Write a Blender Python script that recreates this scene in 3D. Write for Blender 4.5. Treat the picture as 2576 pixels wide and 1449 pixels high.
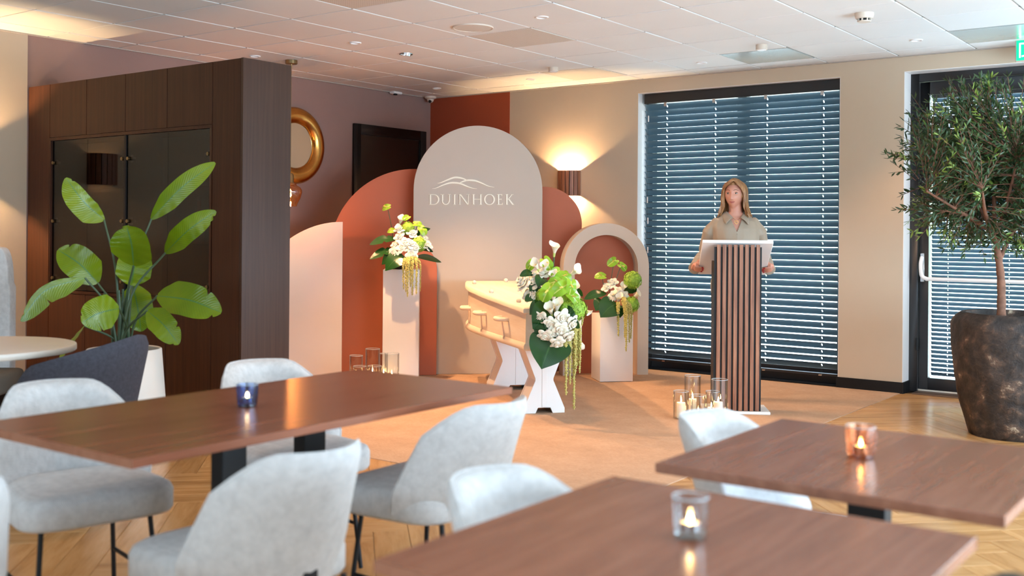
import bpy, bmesh, math, random
from mathutils import Vector, Matrix
from mathutils import noise as mnoise
random.seed(7)
PI = math.pi
scn = bpy.context.scene
COL = scn.collection
for o in list(bpy.data.objects):
    bpy.data.objects.remove(o, do_unlink=True)

# ------------------------------------------------------------------ camera
FPX, CYPX, W, H = 2672.04, 580.12, 2576, 1449
YAW, ROLL = -0.636967, 0.0077635
CAM = Vector((7.742, -8.930, 1.3154))
FWD = Vector((math.sin(YAW), math.cos(YAW), 0))
R0 = Vector((math.cos(YAW), -math.sin(YAW), 0))
U0 = Vector((0, 0, 1))
RGT = R0 * math.cos(ROLL) + U0 * math.sin(ROLL)
UPV = -R0 * math.sin(ROLL) + U0 * math.cos(ROLL)
cam_d = bpy.data.cameras.new('camera')
cam = bpy.data.objects.new('camera', cam_d)
COL.objects.link(cam)
cam.matrix_world = Matrix(((RGT.x, UPV.x, -FWD.x, CAM.x), (RGT.y, UPV.y, -FWD.y, CAM.y), (RGT.z, UPV.z, -FWD.z, CAM.z), (0, 0, 0, 1)))
cam_d.sensor_width = 36
cam_d.lens = FPX / W * 36
cam_d.shift_y = -(H / 2 - CYPX) / W
cam_d.clip_start = 0.05
cam_d.dof.use_dof = True
cam_d.dof.focus_distance = 8.9
cam_d.dof.aperture_fstop = 2.4
scn.camera = cam

def ray(px, py):
    return RGT * ((px - W / 2) / FPX) - UPV * ((py - CYPX) / FPX) + FWD
def at(px, py, d):
    return CAM + ray(px, py) * d
def onz(px, py, z=0.0):
    r = ray(px, py); return CAM + r * ((z - CAM.z) / r.z)
def ony(px, py, y=0.0):
    r = ray(px, py); return CAM + r * ((y - CAM.y) / r.y)
def onplane(px, py, p0, n):
    r = ray(px, py); return CAM + r * ((Vector(p0) - CAM).dot(n) / r.dot(n))

# ------------------------------------------------------------------ world, lights, exposure
scn.view_settings.view_transform = 'Standard'
scn.view_settings.look = 'None'
scn.view_settings.exposure = -0.15
scn.view_settings.gamma = 1.0
scn.view_settings.use_curve_mapping = False
scn.cycles.use_denoising = True
scn.cycles.max_bounces = 8
scn.cycles.diffuse_bounces = 4
scn.cycles.glossy_bounces = 4
scn.cycles.transmission_bounces = 8
scn.cycles.transparent_max_bounces = 40
scn.cycles.sample_clamp_indirect = 6.0
scn.cycles.caustics_reflective = False
scn.cycles.caustics_refractive = False
scn.cycles.blur_glossy = 0.5

world = bpy.data.worlds.new('sky')
scn.world = world
world.use_nodes = True
wn = world.node_tree
bg = wn.nodes['Background']
tc = wn.nodes.new('ShaderNodeTexCoord')
sep = wn.nodes.new('ShaderNodeSeparateXYZ')
wn.links.new(tc.outputs['Generated'], sep.inputs[0])
rmp = wn.nodes.new('ShaderNodeValToRGB')
rmp.color_ramp.elements[0].position = 0.0
rmp.color_ramp.elements[0].color = (0.86, 0.93, 1.0, 1)
rmp.color_ramp.elements[1].position = 0.7
rmp.color_ramp.elements[1].color = (0.55, 0.74, 1.0, 1)
wn.links.new(sep.outputs['Z'], rmp.inputs[0])
wn.links.new(rmp.outputs[0], bg.inputs['Color'])
bg.inputs['Strength'].default_value = 11.0

WARM = (1.0, 0.57, 0.28)
COOL = (0.56, 0.79, 1.0)
def light(name, kind, loc, energy, color, target=None, **kw):
    d = bpy.data.lights.new(name, kind)
    d.energy = energy; d.color = color
    for k, v in kw.items(): setattr(d, k, v)
    o = bpy.data.objects.new(name, d); COL.objects.link(o)
    o.location = loc
    if target is not None:
        o.rotation_euler = (Vector(target) - Vector(loc)).to_track_quat('-Z', 'Y').to_euler()
    return o
# daylight as from unseen windows, tilted up to brighten the ceiling
light('daylight_rear', 'AREA', (6.0, -12.3, 1.5), 400, COOL, (6.0, 0, 9.0), shape='RECTANGLE', size=6.5, size_y=2.2)
light('daylight_right', 'AREA', (9.85, -4.2, 1.5), 950, COOL, (0, -4.2, 6.5), shape='RECTANGLE', size=6.5, size_y=2.2)
light('ceiling_fill_side', 'AREA', (8.1, -0.06, 1.4), 110, COOL, (8.1, -5, 3.2), shape='RECTANGLE', size=2.8, size_y=2.3)  # added to light the ceiling; no window is built here
light('sun', 'SUN', (0, 0, 20), 26.0, (1.0, 0.96, 0.9), (3, 10, 0), angle=0.01)
# recessed ceiling spots (positions as seen in the photograph, the row goes on behind the camera)
SPOTS = [(0.634, -3.0, 70), (1.80, -2.98, 330), (3.58, -2.98, 90), (0.60, -0.6, 30), (1.79, -0.6, 35), (3.60, -0.6, 55), (5.42, -0.68, 50),
         (1.78, -2.37, 230), (5.4, -3.0, 45), (3.0, -5.4, 45), (4.8, -5.4, 30), (1.2, -5.4, 50)]
for i, (x, y, e) in enumerate(SPOTS):
    tgt = (x, y, 0) if i != 1 else (2.5, -2.6, 0)
    if i == 7: tgt = (2.9, -2.25, 0.6)
    light('ceiling_spot_light', 'SPOT', (x, y, 2.74), e, WARM, tgt, spot_size=math.radians(95), spot_blend=0.6, shadow_soft_size=0.025)

# ------------------------------------------------------------------ materials
def srgb(r, g, b):
    f = lambda c: (c / 255) / 12.92 if c / 255 <= 0.04045 else ((c / 255 + 0.055) / 1.055) ** 2.4
    return (f(r), f(g), f(b), 1)
MATS = {}
class NT:
    def __init__(s, name):
        s.m = bpy.data.materials.new(name); s.m.use_nodes = True
        s.t = s.m.node_tree; s.b = s.t.nodes['Principled BSDF']
        MATS[name] = s.m
    def n(s, kind, **kw):
        nd = s.t.nodes.new('ShaderNode' + kind)
        for k, v in kw.items():
            if k in nd.inputs: nd.inputs[k].default_value = v
            else: setattr(nd, k, v)
        return nd
    def l(s, a, b): s.t.links.new(a, b)
    def bump(s, h, strength=0.3, dist=0.002):
        b = s.n('Bump', Strength=strength, Distance=dist); s.l(h, b.inputs['Height']); s.l(b.outputs[0], s.b.inputs['Normal'])
    def ramp(s, fac, stops):
        r = s.n('ValToRGB'); e = r.color_ramp.elements
        while len(e) < len(stops): e.new(0.5)
        for q, (p, c) in zip(e, stops): q.position = p; q.color = c
        s.l(fac, r.inputs[0]); return r.outputs[0]
    def coords(s, kind='Object', scale=(1, 1, 1), rot=(0, 0, 0)):
        c = s.n('TexCoord'); m = s.n('Mapping'); m.inputs['Scale'].default_value = scale; m.inputs['Rotation'].default_value = rot
        s.l(c.outputs[kind], m.inputs[0]); return m.outputs[0]
def mul(c, k): return (min(1, c[0] * k), min(1, c[1] * k), min(1, c[2] * k), 1)

def mat_plain(name, c, rough=0.5, metal=0.0, var=0.08, scale=6.0, bump=0.0, bscale=80.0, spec=0.5, **kw):
    t = NT(name); co = t.coords()
    nz = t.n('TexNoise', Scale=scale, Detail=4.0); t.l(co, nz.inputs['Vector'])
    t.l(t.ramp(nz.outputs['Fac'], [(0.3, mul(c, 1 - var)), (0.7, mul(c, 1 + var))]), t.b.inputs['Base Color'])
    t.b.inputs['Roughness'].default_value = rough; t.b.inputs['Metallic'].default_value = metal
    t.b.inputs['Specular IOR Level'].default_value = spec
    for k, v in kw.items(): t.b.inputs[k].default_value = v
    if bump:
        n2 = t.n('TexNoise', Scale=bscale, Detail=2.0); t.l(co, n2.inputs['Vector']); t.bump(n2.outputs['Fac'], bump)
    return t.m
def mat_weave(name, c, rough=0.9, scale=260.0, var=0.12, big=5.0, bump=0.25, sheen=0.0):
    t = NT(name); co = t.coords()
    w1 = t.n('TexWave', Scale=scale, Distortion=1.5, bands_direction='Z'); t.l(co, w1.inputs['Vector'])
    w2 = t.n('TexWave', Scale=scale, Distortion=1.5, bands_direction='DIAGONAL'); t.l(co, w2.inputs['Vector'])
    mx = t.n('Math', operation='ADD'); t.l(w1.outputs['Fac'], mx.inputs[0]); t.l(w2.outputs['Fac'], mx.inputs[1])
    nz = t.n('TexNoise', Scale=big, Detail=6.0, Roughness=0.7); t.l(co, nz.inputs['Vector'])
    ad = t.n('Math', operation='MULTIPLY_ADD'); t.l(mx.outputs[0], ad.inputs[0]); ad.inputs[1].default_value = 0.12; t.l(nz.outputs['Fac'], ad.inputs[2])
    t.l(t.ramp(ad.outputs[0], [(0.35, mul(c, 1 - var)), (0.85, mul(c, 1 + var))]), t.b.inputs['Base Color'])
    t.b.inputs['Roughness'].default_value = rough; t.b.inputs['Specular IOR Level'].default_value = 0.2
    t.b.inputs['Sheen Weight'].default_value = sheen
    t.bump(mx.outputs[0], bump, 0.001)
    return t.m
def mat_wood(name, dark, mid, light_, rough=0.35, axis=0, stretch=14.0, scale=3.0, kind='Object', rnd=False, bump=0.08, spec=0.5):
    t = NT(name)
    sc = [scale * stretch] * 3; sc[axis] = scale
    co = t.coords(kind, tuple(sc))
    if rnd:
        oi = t.n('ObjectInfo'); ge = t.n('NewGeometry')
        a = t.n('Math', operation='ADD'); t.l(oi.outputs['Random'], a.inputs[0]); t.l(ge.outputs['Random Per Island'], a.inputs[1])
        m7 = t.n('Math', operation='MULTIPLY'); t.l(a.outputs[0], m7.inputs[0]); m7.inputs[1].default_value = 57.0
        va = t.n('VectorMath', operation='ADD'); t.l(co, va.inputs[0]); t.l(m7.outputs[0], va.inputs[1]); co = va.outputs[0]
    n1 = t.n('TexNoise', Scale=1.0, Detail=6.0, Roughness=0.6, Distortion=0.6); t.l(co, n1.inputs['Vector'])
    n2 = t.n('TexNoise', Scale=5.0, Detail=4.0, Roughness=0.7); t.l(co, n2.inputs['Vector'])
    mx = t.n('Math', operation='MULTIPLY_ADD'); t.l(n2.outputs['Fac'], mx.inputs[0]); mx.inputs[1].default_value = 0.35; t.l(n1.outputs['Fac'], mx.inputs[2])
    col = t.ramp(mx.outputs[0], [(0.42, dark), (0.66, mid), (0.9, light_)])
    if rnd:
        fr = t.n('Math', operation='FRACT'); t.l(m7.outputs[0], fr.inputs[0])
        mr = t.n('MapRange'); t.l(fr.outputs[0], mr.inputs['Value']); mr.inputs['To Min'].default_value = 0.88; mr.inputs['To Max'].default_value = 1.08
        vm = t.n('VectorMath', operation='SCALE'); t.l(col, vm.inputs[0]); t.l(mr.outputs[0], vm.inputs['Scale']); col = vm.outputs[0]
    t.l(col, t.b.inputs['Base Color'])
    t.b.inputs['Roughness'].default_value = rough; t.b.inputs['Specular IOR Level'].default_value = spec
    t.bump(mx.outputs[0], bump, 0.001)
    return t.m
def mat_emit(name, c, strength):
    t = NT(name); t.b.inputs['Base Color'].default_value = c
    nz = t.n('TexNoise', Scale=30.0); t.l(t.coords(), nz.inputs['Vector'])
    t.l(t.ramp(nz.outputs['Fac'], [(0.2, mul(c, 0.92)), (0.8, c)]), t.b.inputs['Emission Color'])
    t.b.inputs['Emission Strength'].default_value = strength
    return t.m
def mat_glass(name, tint=(1, 1, 1, 1), rough=0.0, edge=0.2, refl=0.04):
    # thin clear glass: tinted see-through with a fresnel reflection
    t = NT(name); t.t.nodes.remove(t.b)
    out = t.t.nodes['Material Output']
    tr = t.n('BsdfTransparent'); gl = t.n('BsdfGlossy', Roughness=max(rough, 0.02))
    nz = t.n('TexNoise', Scale=3.0); t.l(t.coords(), nz.inputs['Vector'])
    t.l(t.ramp(nz.outputs['Fac'], [(0.2, mul(tint, 0.97)), (0.8, tint)]), tr.inputs['Color'])
    lw = t.n('LayerWeight', Blend=edge)
    mr = t.n('MapRange'); t.l(lw.outputs['Fresnel'], mr.inputs['Value']); mr.inputs['To Min'].default_value = refl; mr.inputs['To Max'].default_value = 0.45
    mx = t.n('MixShader'); t.l(mr.outputs[0], mx.inputs[0]); t.l(tr.outputs[0], mx.inputs[1]); t.l(gl.outputs[0], mx.inputs[2])
    t.l(mx.outputs[0], out.inputs['Surface'])
    return t.m
def mat_leaf(name, c1, c2, rough=0.35, trans=0.25, axis='Y', vein=None, ribs=0.12):
    # uv: u across the blade, v along it
    t = NT(name); co = t.coords('UV')
    se = t.n('SeparateXYZ'); t.l(co, se.inputs[0])
    nz = t.n('TexNoise', Scale=1.2, Detail=2.0); t.l(t.coords('Object', (3, 3, 3)), nz.inputs['Vector'])
    base = t.ramp(nz.outputs['Fac'], [(0.3, c1), (0.7, c2)])
    # side veins run off the midrib at an angle
    ab = t.n('Math', operation='SUBTRACT'); t.l(se.outputs['X'], ab.inputs[0]); ab.inputs[1].default_value = 0.5
    ab2 = t.n('Math', operation='ABSOLUTE'); t.l(ab.outputs[0], ab2.inputs[0])
    sl = t.n('Math', operation='MULTIPLY_ADD'); t.l(ab2.outputs[0], sl.inputs[0]); sl.inputs[1].default_value = -0.35; t.l(se.outputs['Y'], sl.inputs[2])
    sn = t.n('Math', operation='MULTIPLY'); t.l(sl.outputs[0], sn.inputs[0]); sn.inputs[1].default_value = 150.0
    si = t.n('Math', operation='SINE'); t.l(sn.outputs[0], si.inputs[0])
    rib = t.n('MapRange'); t.l(ab2.outputs[0], rib.inputs['Value']); rib.inputs['From Max'].default_value = 0.03; rib.inputs['To Min'].default_value = 1.0; rib.inputs['To Max'].default_value = 0.0
    mix = t.n('MixRGB'); t.l(rib.outputs[0], mix.inputs[0]); t.l(base, mix.inputs[1]); mix.inputs[2].default_value = vein or mul(c1, 0.6)
    t.l(mix.outputs[0], t.b.inputs['Base Color'])
    t.b.inputs['Roughness'].default_value = rough
    t.bump(si.outputs[0], ribs, 0.003)
    if trans:
        out = t.t.nodes['Material Output']; tl = t.n('BsdfTranslucent'); t.l(mix.outputs[0], tl.inputs[0])
        ms = t.n('MixShader'); ms.inputs[0].default_value = trans
        t.l(t.b.outputs[0], ms.inputs[1]); t.l(tl.outputs[0], ms.inputs[2]); t.l(ms.outputs[0], out.inputs['Surface'])
    return t.m

M_mauve = mat_weave('mauve_wallcovering', srgb(148, 121, 113), scale=120.0, var=0.06, big=1.5, bump=0.12)
M_cream = mat_weave('cream_wallcovering', srgb(200, 180, 156), scale=120.0, var=0.03, big=1.2, bump=0.08)
M_rust = mat_weave('rust_wallcovering', srgb(158, 76, 50), scale=120.0, var=0.05, big=1.5, bump=0.1)
M_tile = mat_plain('ceiling_tile_white', srgb(226, 224, 221), 0.9, var=0.015, scale=2.0, bump=0.06, bscale=400.0, spec=0.2)
M_grid = mat_plain('ceiling_grid_shaded', srgb(172, 162, 152), 0.7, var=0.01)  # white grid darkened so the tile gaps read as shadow lines
M_terra = mat_weave('terracotta_panel_paint', srgb(184, 108, 82), rough=0.6, scale=200.0, var=0.03, big=2.0, bump=0.03)
M_greige = mat_weave('greige_panel_paint', srgb(196, 184, 171), rough=0.6, scale=200.0, var=0.02, big=2.0, bump=0.03)
M_white = mat_plain('white_lacquer', srgb(238, 232, 228), 0.4, var=0.01, scale=3.0)
M_blush = mat_plain('blush_white_paint', srgb(230, 214, 203), 0.55, var=0.015, scale=3.0)
M_black = mat_plain('black_powder_coat', srgb(17, 16, 17), 0.5, var=0.1, scale=20, spec=0.3)
M_frame = mat_plain('anthracite_frame', srgb(30, 30, 32), 0.42, var=0.05, scale=8)
M_cab = mat_wood('dark_oak_veneer', srgb(52, 26, 13), srgb(62, 33, 17), srgb(72, 40, 23), 0.5, spec=0.3, axis=2, stretch=40, scale=1.3)
M_cabs = mat_wood('dark_oak_sheen', srgb(52, 28, 17), srgb(60, 36, 24), srgb(70, 44, 31), 0.35, spec=0.45, axis=2, stretch=40, scale=1.3)  # front veneer again, greyer and glossier to give the side its cool sheen
M_walnut = mat_wood('walnut_top', srgb(116, 64, 42), srgb(140, 82, 57), srgb(156, 98, 72), 0.25, axis=1, stretch=16, scale=1.1)
M_wedge = mat_wood('walnut_edge', srgb(124, 78, 58), srgb(150, 98, 74), srgb(168, 116, 92), 0.35, axis=1, stretch=12, scale=1.5)
M_slatw = mat_wood('walnut_slat', srgb(98, 58, 40), srgb(142, 92, 66), srgb(170, 120, 90), 0.42, axis=2, stretch=26, scale=1.7, rnd=True)
M_floor = mat_wood('oak_plank', srgb(166, 118, 70), srgb(196, 146, 92), srgb(212, 164, 110), 0.26, axis=0, stretch=9, scale=1.6, rnd=True)
M_pine = mat_wood('pale_poplar', srgb(232, 208, 180), srgb(240, 220, 196), srgb(246, 230, 210), 0.5, axis=0, stretch=14, scale=0.9, bump=0.03)
M_linen = mat_weave('pale_grey_chenille', srgb(206, 203, 201), scale=95.0, var=0.17, big=34.0, bump=0.45, sheen=0.15)
M_charc = mat_weave('charcoal_tweed', srgb(70, 70, 78), scale=230.0, var=0.3, big=60.0, bump=0.5)
M_olive = mat_weave('olive_grey_fabric', srgb(96, 90, 82), scale=200.0, var=0.08, big=10.0, bump=0.2)
M_brass = mat_plain('hammered_gold', srgb(214, 158, 84), 0.24, 1.0, var=0.15, scale=9.0, bump=0.5, bscale=16.0)
M_bronze = mat_plain('aged_brass', srgb(150, 128, 92), 0.35, 1.0, var=0.1)
M_chrome = mat_plain('satin_steel', srgb(205, 205, 205), 0.25, 1.0, var=0.04)
M_mirror = mat_plain('mirror_silver', srgb(235, 232, 228), 0.02, 1.0, var=0.0)
M_glass = mat_glass('clear_glass', (0.97, 0.98, 0.98, 1))
M_amber = mat_glass('amber_glass', (1.0, 0.62, 0.32, 1), refl=0.1)
M_bluegl = mat_glass('blue_grey_glass', (0.62, 0.68, 0.82, 1), refl=0.1)
M_rosegl = mat_glass('rose_amber_glass', (1.0, 0.80, 0.66, 1), refl=0.1)
M_smoke = mat_glass('smoked_glass', (0.36, 0.29, 0.22, 1), refl=0.055, edge=0.3)
M_winglass = mat_glass('window_glass', (0.93, 0.97, 0.97, 1), refl=0.05)
M_slat = mat_plain('blind_slat_blue_grey', srgb(90, 116, 130), 0.3, 0.15, var=0.04, scale=4.0)
M_wax = mat_plain('candle_wax', srgb(250, 236, 214), 0.5, var=0.02, **{'Subsurface Weight': 0.3, 'Emission Strength': 0.25, 'Emission Color': (1.0, 0.62, 0.3, 1)})
M_flame = mat_emit('flame', (1.0, 0.56, 0.2, 1), 150.0)
M_green = mat_emit('exit_green', (0.0, 0.55, 0.26, 1), 1.0)
M_signw = mat_emit('exit_white', (0.9, 1.0, 0.94, 1), 1.4)
M_filament = mat_emit('filament', (1.0, 0.6, 0.26, 1), 30.0)
M_led = mat_emit('lamp_lens', (1.0, 0.78, 0.55, 1), 3.0)
M_skin = mat_plain('skin', srgb(208, 148, 126), 0.5, var=0.05, scale=14.0, **{'Subsurface Weight': 0.08})
M_lip = mat_plain('lips', srgb(176, 92, 88), 0.4, var=0.04)
M_eye = mat_plain('eye_white', srgb(196, 184, 176), 0.2, var=0.01)
M_iris = mat_plain('iris', srgb(64, 60, 58), 0.2, var=0.1)
M_brow = mat_plain('eyebrow', srgb(104, 72, 52), 0.7, var=0.1)
M_nail = mat_plain('red_nail', srgb(178, 24, 34), 0.2, var=0.02)
M_hair = mat_wood('blond_hair', srgb(98, 62, 36), srgb(150, 104, 64), srgb(190, 144, 98), 0.42, axis=2, stretch=9, scale=5.0, bump=0.3)
M_blouse = mat_plain('sage_taupe_satin', srgb(160, 145, 126), 0.5, var=0.03, scale=8, **{'Sheen Weight': 0.2})
M_trouser = mat_plain('dark_trousers', srgb(52, 48, 46), 0.8, var=0.05)
M_petal = mat_plain('white_petal', srgb(250, 238, 218), 0.6, var=0.02, scale=20, **{'Subsurface Weight': 0.15})
M_callas = mat_plain('calla_green_throat', srgb(196, 212, 120), 0.45, var=0.06, scale=20)
M_lime = mat_leaf('anthurium_lime', srgb(112, 166, 34), srgb(164, 202, 60), 0.22, 0.15, vein=srgb(212, 222, 130), ribs=0.06)
M_ball = mat_plain('viburnum_green', srgb(152, 190, 62), 0.6, var=0.2, scale=60, **{'Subsurface Weight': 0.1})
M_amar = mat_plain('amaranth_olive', srgb(184, 174, 98), 0.8, var=0.2, scale=90)
M_dleaf = mat_leaf('dark_glossy_leaf', srgb(22, 58, 22), srgb(40, 84, 34), 0.22, 0.08, vein=srgb(56, 98, 46), ribs=0.03)
M_banana = mat_leaf('banana_leaf', srgb(88, 118, 12), srgb(124, 148, 20), 0.27, 0.25, vein=srgb(70, 120, 70))
M_stem = mat_plain('green_stem', srgb(64, 86, 62), 0.45, var=0.12, scale=12)
M_yel = mat_plain('yellow_spadix', srgb(232, 204, 104), 0.6, var=0.05)
M_olleaf = mat_plain('olive_leaf', srgb(56, 78, 42), 0.4, var=0.35, scale=3.0)
M_ollite = mat_plain('olive_leaf_young', srgb(128, 150, 66), 0.4, var=0.2, scale=3.0)
M_bark = mat_plain('olive_bark', srgb(126, 86, 66), 0.85, var=0.3, scale=22.0, bump=0.7, bscale=60.0)
M_soil = mat_plain('potting_soil', srgb(48, 36, 30), 0.95, var=0.3, scale=50, bump=0.8, bscale=90)
M_pot = mat_plain('white_planter', srgb(224, 216, 206), 0.55, var=0.03, scale=5, bump=0.1, bscale=60)
M_gold = mat_plain('gold_chain', srgb(230, 180, 90), 0.25, 1.0, var=0.02)
M_letter = mat_plain('champagne_letter', srgb(255, 246, 226), 0.25, 0.0, var=0.01)
M_tabw = mat_plain('pale_laminate', srgb(226, 214, 200), 0.35, var=0.02)
M_bright_ground = mat_plain('pale_paving', srgb(222, 224, 218), 0.9, var=0.06, scale=3)
M_hedge = mat_plain('hedge', srgb(176, 192, 164), 0.9, var=0.3, scale=2, bump=1.0, bscale=20)
M_sub = mat_plain('dark_subfloor', srgb(70, 48, 30), 0.9, var=0.1)
M_detect = mat_plain('ivory_plastic', srgb(214, 200, 184), 0.5, var=0.02)
M_bottle = mat_plain('liquor_red', srgb(206, 58, 24), 0.12, var=0.1)
M_bottle2 = mat_plain('liquor_amber', srgb(150, 74, 28), 0.12, var=0.15)
M_cork = mat_plain('cork_cap', srgb(150, 96, 60), 0.6)

def mk_carpet():
    t = NT('beige_carpet'); co = t.coords('Object', (1, 1, 1))
    n1 = t.n('TexNoise', Scale=3.5, Detail=8.0, Roughness=0.75); t.l(co, n1.inputs['Vector'])
    n2 = t.n('TexNoise', Scale=90.0, Detail=3.0); t.l(t.coords('Object', (0.6, 1, 1), (0, 0, 0.64)), n2.inputs['Vector'])
    mx = t.n('Math', operation='MULTIPLY_ADD'); t.l(n2.outputs['Fac'], mx.inputs[0]); mx.inputs[1].default_value = 0.5; t.l(n1.outputs['Fac'], mx.inputs[2])
    t.l(t.ramp(mx.outputs[0], [(0.5, srgb(176, 144, 118)), (0.75, srgb(188, 155, 128)), (1.0, srgb(198, 166, 139))]), t.b.inputs['Base Color'])
    t.b.inputs['Roughness'].default_value = 0.95; t.b.inputs['Specular IOR Level'].default_value = 0.1
    t.bump(n2.outputs['Fac'], 0.5, 0.004); return t.m
M_carpet = mk_carpet()
def mk_perf():
    t = NT('perforated_panel'); co = t.coords('Object', (1, 1, 1), (0, 0, PI / 4))
    v = t.n('TexVoronoi', Scale=85.0, Randomness=0.0); t.l(co, v.inputs['Vector'])
    t.l(t.ramp(v.outputs['Distance'], [(0.30, srgb(120, 110, 100)), (0.42, srgb(212, 204, 194))]), t.b.inputs['Base Color'])
    t.b.inputs['Roughness'].default_value = 0.6; return t.m
M_perf = mk_perf()
M_refl = mat_plain('smooth_metal_panel', srgb(205, 214, 212), 0.22, 0.55, var=0.02)
def mk_lava():
    t = NT('crusty_glaze'); co = t.coords()
    n1 = t.n('TexNoise', Scale=9.0, Detail=8.0, Roughness=0.72, Distortion=0.25); t.l(co, n1.inputs['Vector'])
    v = t.n('TexVoronoi', Scale=16.0, feature='SMOOTH_F1'); t.l(co, v.inputs['Vector'])
    a = t.n('Math', operation='MULTIPLY_ADD'); t.l(v.outputs['Distance'], a.inputs[0]); a.inputs[1].default_value = -0.25; t.l(n1.outputs['Fac'], a.inputs[2])
    t.l(t.ramp(a.outputs[0], [(0.3, srgb(34, 26, 22)), (0.44, srgb(62, 48, 40)), (0.53, srgb(100, 76, 60)), (0.60, srgb(190, 168, 142))]), t.b.inputs['Base Color'])
    t.b.inputs['Roughness'].default_value = 0.6; t.bump(a.outputs[0], 0.9, 0.02); return t.m
M_lava = mk_lava()

# ------------------------------------------------------------------ mesh helpers
class MB:
    def __init__(s): s.v = []; s.f = []; s.uv = {}
    def add(s, vs, fs, uvs=None):
        k = len(s.v); s.v += [Vector(p) for p in vs]
        for i, f in enumerate(fs):
            if uvs: s.uv[len(s.f)] = [uvs[j] for j in f]
            s.f.append([k + j for j in f])
        return s
    def box(s, c, d, rot=0.0, m=None):
        x, y, z = d[0] / 2, d[1] / 2, d[2] / 2
        vs = [Vector(p) for p in ((-x, -y, -z), (x, -y, -z), (x, y, -z), (-x, y, -z), (-x, -y, z), (x, -y, z), (x, y, z), (-x, y, z))]
        M = m or Matrix.Rotation(rot, 3, 'Z')
        return s.add([M @ p + Vector(c) for p in vs], [(3, 2, 1, 0), (4, 5, 6, 7), (0, 1, 5, 4), (1, 2, 6, 5), (2, 3, 7, 6), (3, 0, 4, 7)])
    def span(s, a, b): 
        return s.box([(a[i] + b[i]) / 2 for i in range(3)], [abs(b[i] - a[i]) for i in range(3)])
    def tube(s, pts, r, n=8, cap=True, flat=1.0, ref=None):
        pts = [Vector(p) for p in pts]
        rs = r if isinstance(r, (list, tuple)) else [r] * len(pts)
        vs = []; t0 = (pts[1] - pts[0]).normalized()
        a = Vector(ref) if ref else (Vector((0, 0, 1)) if abs(t0.z) < 0.9 else Vector((1, 0, 0)))
        for i, p in enumerate(pts):
            t = (pts[min(i + 1, len(pts) - 1)] - pts[max(i - 1, 0)]).normalized()
            b = t.cross(a)
            if b.length < 1e-5: b = t.orthogonal()
            b.normalize(); a = b.cross(t).normalized()
            for k in range(n):
                w = 2 * PI * k / n
                vs.append(p + b * (math.cos(w) * rs[i]) + a * (math.sin(w) * rs[i] * flat))
        fs = []
        for i in range(len(pts) - 1):
            for k in range(n):
                fs.append((i * n + k, i * n + (k + 1) % n, (i + 1) * n + (k + 1) % n, (i + 1) * n + k))
        if cap:
            fs.append(tuple(range(n - 1, -1, -1))); fs.append(tuple(range((len(pts) - 1) * n, len(pts) * n)))
        return s.add(vs, fs)
    def lathe(s, prof, n=24, c=(0, 0, 0), closed=False, a0=0.0, a1=2 * PI, m=None):
        vs = []; full = abs(a1 - a0 - 2 * PI) < 1e-6; k = n if full else n + 1
        for (r, z) in prof:
            for i in range(k):
                w = a0 + (a1 - a0) * i / n
                p = Vector((r * math.cos(w), r * math.sin(w), z))
                vs.append((m @ p if m else p) + Vector(c))
        fs = []; L = len(prof)
        for j in range(L - 1 if not closed else L):
            j2 = (j + 1) % L
            for i in range(n):
                i2 = (i + 1) % k if full else i + 1
                fs.append((j * k + i, j * k + i2, j2 * k + i2, j2 * k + i))
        s.add(vs, fs)
        return s
    def prism(s, poly, e1, e2, n, o, t):
        # polygon (u, v) on axes e1, e2 at o, extruded t along n
        a = [Vector(o) + Vector(e1) * u + Vector(e2) * v for u, v in poly]; b = [p + Vector(n) * t for p in a]; k = len(poly)
        return s.add(a + b, [tuple(range(k - 1, -1, -1)), tuple(range(k, 2 * k))] + [(i, (i + 1) % k, k + (i + 1) % k, k + i) for i in range(k)])
    def grid(s, fn, nu, nv, uv=True, wrap=False):
        vs = []; us = []
        for j in range(nv + 1):
            for i in range(nu + 1):
                vs.append(fn(i / nu, j / nv)); us.append((i / nu, j / nv))
        fs = []
        for j in range(nv):
            for i in range(nu):
                a = j * (nu + 1) + i; fs.append((a, a + 1, a + nu + 2, a + nu + 1))
        return s.add(vs, fs, us if uv else None)
    def ball(s, c, r, nu=10, nv=7, m=None, sc=(1, 1, 1)):
        vs = []; fs = []
        for j in range(nv + 1):
            p = PI * j / nv
            for i in range(nu):
                w = 2 * PI * i / nu
                q = Vector((math.sin(p) * math.cos(w) * sc[0], math.sin(p) * math.sin(w) * sc[1], math.cos(p) * sc[2])) * r
                vs.append((m @ q if m else q) + Vector(c))
        for j in range(nv):
            for i in range(nu):
                fs.append((j * nu + i, (j + 1) * nu + i, (j + 1) * nu + (i + 1) % nu, j * nu + (i + 1) % nu))
        return s.add(vs, fs)
    def mesh(s, name, mat, bevel=0.0, seg=1, smooth=True, ang=40, org=None, merge=True):
        me = bpy.data.meshes.new(name)
        o = Vector(org) if org is not None else Vector((0, 0, 0))
        bm = bmesh.new(); vv = [bm.verts.new(p - o) for p in s.v]
        uvl = bm.loops.layers.uv.new('UVMap') if s.uv else None
        for i, f in enumerate(s.f):
            try: fc = bm.faces.new([vv[j] for j in f])
            except ValueError: continue
            if i in s.uv:
                for lp, u in zip(fc.loops, s.uv[i]): lp[uvl].uv = u
        if merge: bmesh.ops.remove_doubles(bm, verts=bm.verts, dist=1e-6)
        if bevel:
            bm.normal_update()
            ed = [e for e in bm.edges if len(e.link_faces) == 2 and e.calc_face_angle(0) > math.radians(35)]
            bmesh.ops.bevel(bm, geom=ed, offset=bevel, segments=seg, affect='EDGES', profile=0.5)
        if not s.uv: bmesh.ops.recalc_face_normals(bm, faces=bm.faces)
        bm.to_mesh(me); bm.free()
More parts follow.
